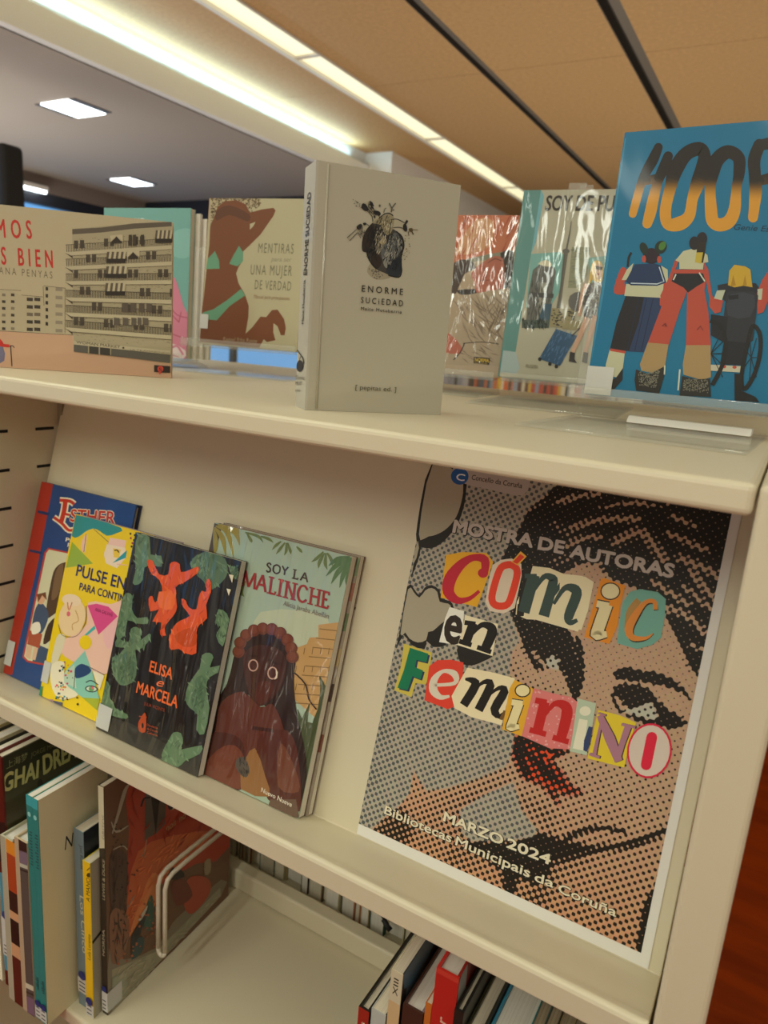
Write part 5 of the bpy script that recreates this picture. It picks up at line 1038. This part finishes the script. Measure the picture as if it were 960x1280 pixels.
low('hardback with grey and orange-brown picture spine, right of the dark olive comic', GL, -.7295, .443, .023, .19, .247, '#6b3a22', '#9a937e', A, SA, True, None, page='page_white', yaw=92)
SA = Art([(0, 0), (1, 0), (1, 1), (0, 1)], .023, .258); SA.poly('#a58f74', [(0, 0), (.35, 0), (.3, 1), (0, 1)]); SA.poly('#4a4440', [(.35, 0), (1, 0), (1, 1), (.35, 1)])
for y0, y1, c in ((0, .06, '#241a16'), (.06, .13, '#6a5a68'), (.13, .15, '#a8a494'), (.16, .17, '#26221e'), (.82, .85, '#b5ad98'), (.87, .88, '#2a2622'), (.9, 1, '#6a5468')): SA.poly(c, [(.35, y0), (1, y0-.01), (1, y1-.01), (.35, y1)])
low('grey picture-spined hardback with white page tops, just left of the teal spines', GL, -.7000, .443, .023, .19, .258, '#4a4440', '#a58f74', None, SA, True, None, page='page_white', yaw=92)
# two albums with teal spines
for j, xr in enumerate((-.6885, -.6775)):
    W, H, T = .24, .325, .0102
    A = None
    if j:
        A = Art([(54.1, 1005.1), (237.9, 896.3), (234.9, 1132.4), (65.8, 1287.0)], W, H, (0, 980, 4.268), LOWG); A.poly('#b5a98a', [(150, -500), (1100, -500), (1100, 1500), (150, 1500)])
        A.text('#1d1b20', 'N', (372, 372), (412, 350), 74, .0); A.text('#1d1b20', 'ERO', (425, 345), (560, 262), 74, .0); A.poly('#7d7668', [(600, -60), (760, -160), (760, 60), (640, 120)], 2)
    SA = Art([(0, 0), (1, 0), (1, 1), (0, 1)], T, H); SA.poly('#1c6f6c', [(0, 0), (1, 0), (1, 1), (0, 1)]); SA.poly('#2f8f96', [(0, 0), (1, 0), (1, .04), (0, .04)])
    vt = lambda S_, c, st, y0, y1, w=.55: [S_.stroke(c, [(.5-w/2*(.5+.5*math.sin(k*2.3)), y0+(y1-y0)*k/len(st)), (.5+w/2, y0+(y1-y0)*k/len(st))], .006, 0) for k in range(len(st)) if st[k] != ' ']
    vt(SA, '#123c40', 'AAAAAAAAAAAA', .15, .3); vt(SA, '#123c40', 'AAAAAA', .8, .86); SA.ell('#7fb5b0', .5, .075, .28, .01)
    low(('tall teal-spined album whose white cover faces right, beside the slate blue book' if j else 'tall teal-spined album, left one of the teal pair on the lower shelf'), GL, xr, .443, T, W, H, '#b5a98a', '#1c6f6c', A, SA, False, (0, .004, .022, 1), 'film_soft', 92, '#1c6f6c', 'page_white')
W, H, T = .19, .265, .0165
SA = Art([(95.7, 1036.5), (107.7, 1043.0), (113.4, 1263.3), (102.1, 1255.4)], T, H, (0, 980, 4.268)); SA.poly('#63737a', [(380, 200), (520, 200), (520, 1260), (380, 1260)])
vtext_ = vtext
vtext(SA, '#1f2a30', 'Javi Rueda', (440, 330), (446, 460), .006); vtext(SA, '#b9b7a4', 'Los Cinco', (440, 600), (456, 905), .008)
A = Art([(0, 0), (1, 0), (1, 1), (0, 1)], W, H); A.poly('#3c4650', [(0, 0), (1, 0), (1, 1), (0, 1)]); A.poly('#20262c', [(0, 0), (.5, 0), (.3, .2), (0, .25)])
low('slate blue book with white hand lettering on its spine, left of the thin yellow book', GL, -.6556, .486, T, W, H, '#3c4650', '#63737a', A, SA, False, (0, .022, .045, 1), yaw=92)
W, H, T = .19, .232, .0125
SA = Art([(108.1, 1076.9), (117.4, 1082.2), (121.9, 1275.4), (113.1, 1269.2)], T, H, (0, 980, 4.268)); SA.poly('#d3a913', [(400, 300), (600, 300), (600, 1300), (400, 1300)])
SA.ell('#3a2c10', 497, 495, 14, 12); SA.stroke('#3a2c10', [(485, 470), (505, 455), (512, 475)], 5, 3); vtext(SA, '#3a2c10', 'A MANO', (500, 640), (502, 515), .0065, .01); vtext(SA, '#3a2c10', 'Lola Lorente', (505, 950), (505, 815), .0055)
A = Art([(0, 0), (1, 0), (1, 1), (0, 1)], W, H); A.poly('#9a927c', [(0, 0), (1, 0), (1, 1), (0, 1)]); A.stroke(BK, [(.0, .5), (.3, .4)], .02, 0)
low('thin bright yellow book between the slate blue and the red-brown books', GL, -.6385, .4815, T, W, H, '#9a927c', '#d3a913', A, SA, False, (0, .001, .02, 1), yaw=93)
W, H, T = .24, .335, .009
Q = [(130.0, 984.5), (292.1, 881.0), (285.4, 1119.8), (135.3, 1269.3)]
A = Art(Q, W, H, (90, 960, 4), LOWG)
A.poly('#5a3d2c', [(100, 0), (900, -400), (900, 800), (100, 1300)])
A.poly('#8c2f1c', [(280, 70), (500, -120), (800, -300), (800, 380), (620, 480), (480, 560), (400, 620), (300, 700), (275, 600), (285, 300)], 2); A.poly('#a04e2c', [(330, 420), (560, 330), (700, 330), (560, 470), (420, 600), (290, 830), (270, 740)], 3); A.poly('#b26a3e', [(380, 560), (430, 540), (420, 680), (330, 780), (285, 840)], 3)
A.poly('#6a5f50', [(188, 900), (260, 960), (420, 900), (500, 780), (560, 720), (745, 560), (745, 640), (440, 960), (200, 1225), (170, 1230)], 2); A.poly('#807866', [(200, 1010), (420, 920), (740, 600), (745, 640), (200, 1228)], 0)
A.poly('#4b4038', [(365, 115), (430, 110), (470, 130), (465, 280), (420, 330), (380, 350), (362, 370)], 0); A.poly('#1e1410', [(395, 150), (440, 140), (418, 335)], 0); A.stroke('#1e1410', [(345, 195), (360, 155), (390, 150)], 9, 3); A.stroke('#8a7a66', [(372, 360), (360, 440)], 4, 0); A.ell('#8a7a66', 358, 442, 12, 7)
A.stroke('#b9a88a', [(490, 210), (560, 175), (620, 120)], 8, 3); A.ell('#1e1410', 492, 190, 14, 22); A.text('#8f6a4c', 'noir noir', (470, 322), (588, 235), 38, .01)
A.stroke('#8c8172', [(200, 330), (230, 230), (262, 120), (285, 80)], [6, 14, 18, 5], 4); A.stroke('#8c8172', [(195, 270), (220, 320), (280, 290)], [4, 12, 4], 4); A.stroke('#8c8172', [(205, 410), (250, 390), (275, 410)], 6, 3); A.stroke('#7c7062', [(205, 790), (265, 715), (310, 640)], 5, 3)
A.poly('#45302a', [(190, 440), (270, 430), (270, 650), (240, 720), (195, 700)], 3); A.poly('#6e4a38', [(190, 720), (280, 740), (270, 900), (200, 980)], 3)
A.poly('#2e4a40', [(385, 650), (400, 640), (408, 720), (395, 810), (360, 800), (362, 720)], 2); A.poly('#232426', [(295, 850), (340, 760), (375, 690), (378, 720), (340, 830), (300, 960)], 2); A.poly('#9a9488', [(330, 760), (372, 690), (374, 705), (345, 760)], 2); A.poly('#2c3a3c', [(330, 850), (360, 850), (350, 920), (295, 960), (310, 900)], 2)
A.poly('#8c3a28', [(575, 560), (640, 540), (690, 570), (680, 640), (600, 730), (560, 690)], 3); A.poly('#1e1614', [(470, 520), (495, 462), (505, 500), (545, 510), (560, 545), (490, 560)], 2); A.poly('#5a2a20', [(495, 580), (560, 560), (600, 640), (520, 690)], 3); A.poly('#7a6a54', [(660, 470), (690, 455), (690, 520), (662, 535)], 2)
A.poly('#7d7c6c', [(200, 1050), (270, 1020), (275, 1120), (200, 1200)], 0); A.scat('#8a4a34', [(200, 760), (420, 640), (420, 900), (200, 1000)], 50, 7, 6); A.scat('#2e2018', [(200, 200), (330, 500), (300, 800), (200, 900)], 50, 6, 7)
A.hatch('#b5623a', [(330, 420), (560, 330), (700, 330), (560, 470), (420, 600), (290, 830), (270, 740)], 60, 70, 9, 130, 30, 21); A.hatch('#7a2414', [(280, 120), (700, -200), (800, 300), (500, 400), (285, 420)], 50, 80, 10, 100, 40, 22); A.hatch('#8f8672', [(200, 1010), (420, 920), (740, 600), (745, 640), (200, 1228)], 60, 60, 8, 140, 30, 23); A.hatch('#3c2a22', [(188, 420), (280, 420), (280, 900), (200, 980)], 40, 70, 8, 95, 20, 24)
SA = Art([(123.3, 981.3), (130.0, 984.5), (135.3, 1269.3), (129.1, 1265.2)], T, H, (90, 960, 4)); SA.poly('#2e261c', [(100, 0), (220, 0), (220, 1300), (100, 1300)]); SA.poly('#b6ad92', [(100, 0), (220, 0), (220, 400), (100, 400)])
vtext(SA, '#6a6048', 'GRITOS', (166, 360), (166, 240), .0045); vtext(SA, '#a99f82', 'LEWIS & DUKE', (167, 660), (167, 460), .0045); vtext(SA, '#a99f82', 'NORMA', (166, 940), (166, 810), .0045)
low('tall red-brown painted comic with a white-topped spine, touching the wire divider', GL, -.627, .494, T, W, H, '#5a3d2c', '#2e261c', A, SA, False, (.022, .006, .036, 1), 'film_soft', 93)

# wire divider hooked under the sloped shelf
o = thing('wire_book_divider', 'cream coated double-wire book divider hanging beside the red-brown comic', 'book divider', (0, 0, EYE))
for dx in (0, .0125):
    pts = [(-.6055+dx, .74, -.690), (-.6055+dx, .60, -.6935), (-.6055+dx, .575, -.6955), (-.6055+dx, .5655, -.700), (-.6055+dx, .5615, -.712), (-.6055+dx, .5615, -.75), (-.6055+dx, .5615, -.81)]
    pts = [(x-.004, y, z) for x, y, z in pts]
    MB().tube(pts, .0030, 12).build('wire', M['wire'], o, 0, True)
cx = -.6055+.00625-.004
MB().tube([(cx+.00625*math.cos(a), .5615, -.81+.0085*math.sin(a)) for a in [math.pi+math.pi*q/10 for q in range(11)]], .0030, 12).build('wire_loop', M['wire'], o, 0, True)
MB().tube([(cx-.00625, .74, -.690), (cx-.00625, .745, -.67), (cx-.00625, .745, -.497)], .003, 10).tube([(cx+.00625, .74, -.690), (cx+.00625, .745, -.67), (cx+.00625, .745, -.497)], .003, 10).build('hanger', M['wire'], o, 0, True)

# ================= lower shelf, right group
GRP = 'books standing on the lower shelf, right-hand group'
def sq(c, T, H, bands=(), txt=None, tc_='#c9c2aa'):
    S_ = Art([(0, 0), (1, 0), (1, 1), (0, 1)], T, H); S_.poly(c, [(0, 0), (1, 0), (1, 1), (0, 1)])
    for y0, y1, cc in bands: S_.poly(cc, [(0, y0), (1, y0), (1, y1), (0, y1)])
    if txt: vtext(S_, tc_, txt[0], (.68, txt[1]), (.68, txt[2]), T*.42, .02)
    return S_
def cov(c, W, H, blobs=()):
    A_ = Art([(0, 0), (1, 0), (1, 1), (0, 1)], W, H); A_.poly(c, [(0, 0), (1, 0), (1, 1), (0, 1)])
    for cc, pts in blobs: A_.poly(cc, pts, 2)
    return A_
low('black hardback with a red spine, first on the left of the right-hand group', GRP, -.2469, .49, .0118, .225, .252, '#171410', '#171410', None, sq('#8c2318', .0118, .252, (), ('Books', .18, .06)), True, yaw=90)
low('pale grey book with cream page tops, next to the red-spined black hardback', GRP, -.2300, .49, .0155, .20, .257, '#1c1a1a', '#8f8f8c', None, None, False, yaw=90)
low('white-spined album with black roman numerals and a dark blue-grey cover', GRP, -.2165, .49, .012, .235, .312, '#2c2f33', '#b8ad92', cov('#24221f', .235, .312, (('#4e5a60', [(.05, .0), (.5, 0), (.45, .25), (.1, .5)]), ('#3d6478', [(.0, .02), (.06, 0), (.5, .02), (.1, .1)]), ('#3c3630', [(.2, .1), (.5, .05), (.5, .3), (.25, .3)]))), sq('#b8ad92', .012, .312, ((.11, .3, '#b89a72'),), ('XIII', .085, .025), '#26221c'), False, None, yaw=90)
low('lilac-edged hardback with white page tops and a brown spine', GRP, -.1925, .49, .0205, .20, .284, '#6a5a66', '#38211a', None, sq('#38211a', .0205, .284), True, yaw=90, page='page_white')
low('thin orange-brown book left of the big red book', GRP, -.1856, .49, .0062, .19, .297, '#9a5420', '#9a5420', None, None, False, yaw=90)
low('thick red hardback with white page tops and pale spine lettering', GRP, -.1630, .49, .0215, .21, .341, '#7a1a14', '#a5201a', cov('#7d1a15', .21, .341, (('#9a9a94', [(.0, .02), (.08, .0), (.1, .35), (.0, .4)]), ('#5a120e', [(.12, .0), (.3, .05), (.3, .5), (.15, .5)]))), sq('#a5201a', .0215, .341, ((.0, .015, '#b5352a'),), ('Ralph Meyer', .42, .14), '#c9a28e'), True, yaw=90, page='page_white')
low('black book pressed against the right of the thick red hardback', GRP, -.1535, .485, .0085, .2, .315, '#141210', '#141210', None, None, True, yaw=90)
low('dark olive book with faint lettering, two to the right of the thick red hardback', GRP, -.1375, .47, .0155, .22, .292, '#23221a', '#2b2a1e', None, sq('#2b2a1e', .0155, .292, (), ('DIE KUNST', .3, .08), '#6a664c'), True, yaw=90)
low('thick white-paged hardback with teal-blue covers', GRP, -.1035, .465, .033, .21, .286, '#23686a', '#2d6d88', None, sq('#2d6d88', .033, .286), True, yaw=90, page='page_white')
for i, (x, T_, c, h_) in enumerate(((-.093, .0098, '#2f4a48', .300), (-.083, .0095, '#3a352a', .302), (-.071, .0115, '#7c6c46', .300), (-.060, .0105, '#4a4130', .302), (-.047, .0125, '#8a7a54', .300), (-.035, .0115, '#23324a', .301), (-.023, .0115, '#5a4c36', .299))):
    low('thin dark book right of the teal-covered white-paged hardback, %s from it' % ('next', 'second', 'third', 'fourth', 'fifth', 'sixth', 'seventh')[i], GRP, x, .47, T_, .2, h_, c, c, None, None, False, m='matte', yaw=90, page='page_dark')

# ================= far side of the lower shelf: fore-edges and backs seen through the gap
GB = 'books on the far side of the lower shelf'
rnd = random.Random(5); x = -.875; n = 0
ORD = ['first', 'second', 'third', 'fourth', 'fifth', 'sixth', 'seventh', 'eighth', 'ninth', 'tenth', '11th', '12th', '13th', '14th', '15th', '16th', '17th', '18th', '19th', '20th', '21st', '22nd', '23rd', '24th', '25th', '26th', '27th', '28th', '29th', '30th', '31st', '32nd', '33rd', '34th', '35th', '36th', '37th', '38th', '39th', '40th', '41st', '42nd', '43rd', '44th', '45th', '46th', '47th', '48th', '49th', '50th']
COLS = ['#1c4a44', '#b7ab8c', '#8a7a52', '#2a241c', '#a8987a', '#5a4a34', '#c0b698', '#39332a', '#8f5a3a', '#b3a482']
while x < -.035:
    T_ = rnd.choice((.013, .018, .024, .030, .034)); d_ = rnd.uniform(.24, .258); h_ = rnd.uniform(.22, .31)
    x += T_ + .0012
    if x > -.02: break
    c = COLS[n % len(COLS)]
    # spine towards the far side: turned half round, so the fore-edge looks at us
    book('book showing only its page edges behind the shelf stop, %s from the left' % ORD[n], GB, (x-T_, 1.052, ZS+.0006), -90, 0, d_, h_, T_, c, c, None, None, None, 'matte', n % 3 == 0, None, rnd.choice(('page', 'page_white', 'page')))
    n += 1
o = thing('wire_bookend', 'bright steel wire bookend behind the shelf stop, near the left', 'bookend', (-.66, .7835, ZS))
MB().tube([(0, 0, .001), (0, 0, .12), (.004, 0, .128), (.010, 0, .128), (.014, 0, .12), (.014, 0, .001)], .0022, 8).build('wire', M['steelwire'], o, 0, True); MB().tube([(-.004, .0, .0022), (.02, .0, .0022)], .002, 8).build('foot', M['steelwire'], o)
o = thing('black_wire_hook', 'thin black wire hook with a dark knob, behind the low shelf stop', 'hook', (-.402, .7862, ZS))
MB().tube([(-.012, 0, .10), (-.004, -.0005, .075), (.010, -.001, .058), (.016, -.0015, .051)], .0016, 8).tube([(-.012, 0, .10), (-.014, .0, .2), (-.014, .0, .372)], .0016, 8).build('wire', M['black'], o, 0, True)
MB().tube([(.015, -.0015, .052), (.022, -.0018, .044), (.028, -.002, .040)], .0040, 10).build('knob', M['black'], o, 0, True)

# ================= far bookcase behind the unit, glimpsed under the displayed books
fb = thing('far_bookcase', 'white bookcase far behind the display shelf, filled with small colourful books', 'bookcase', (-1.9, 4.6, 0))
MB().box((-.9, 0, 0), (-.87, .3, 1.52)).box((1.0, 0, 0), (1.03, .3, 1.52)).build('side_panel', M['whiteplastic'], fb)
for z in (.35, .72, 1.09, 1.49): MB().box((-.87, 0, z), (1.0, .3, z+.025)).build('shelf_board', M['whiteplastic'], fb)
MB().box((-.87, .285, 0), (1.0, .3, 1.49)).build('back_panel', M['wood'], fb)
FC = ['#c0552a', '#e0dcd0', '#caa63a', '#2a2622', '#b0402a', '#8a93a0', '#5a2a22', '#d0c4a8', '#37445a', '#c46a3a', '#1c1a18', '#9a9aa4']
x = -.862; n = 0
while x < .96:
    w_ = rnd.uniform(.014, .034); h_ = rnd.uniform(.2, .33); c = FC[rnd.randrange(len(FC))] if x > -.1 else rnd.choice(['#1c1a18', '#8f8f98', '#a9a6ad', '#2a2622', '#b7b2b0'])
    nm = mat('far_book_cloth', c, .6) if ('fb'+c) not in M else M['fb'+c]; M['fb'+c] = nm
    o = thing('book', 'small book in the far bookcase, %d%s from its left end' % (n+1, {1: 'st', 2: 'nd', 3: 'rd'}.get((n+1) % 10 if (n+1) % 100 not in (11, 12, 13) else 0, 'th')), 'book', (-1.9+x, 4.62, 1.1155), (0, 0, 0), 'books in the far bookcase')
    MB().box((0, 0, 0), (.0012, .17, h_)).box((w_-.0012, 0, 0), (w_, .17, h_)).box((.0012, 0, 0), (w_-.0012, .002, h_)).build('cover', nm, o)
    MB().box((.0014, .0022, .004), (w_-.0014, .165, h_-.004)).build('page_block', M['page_white'], o)
    x += w_+.001; n += 1
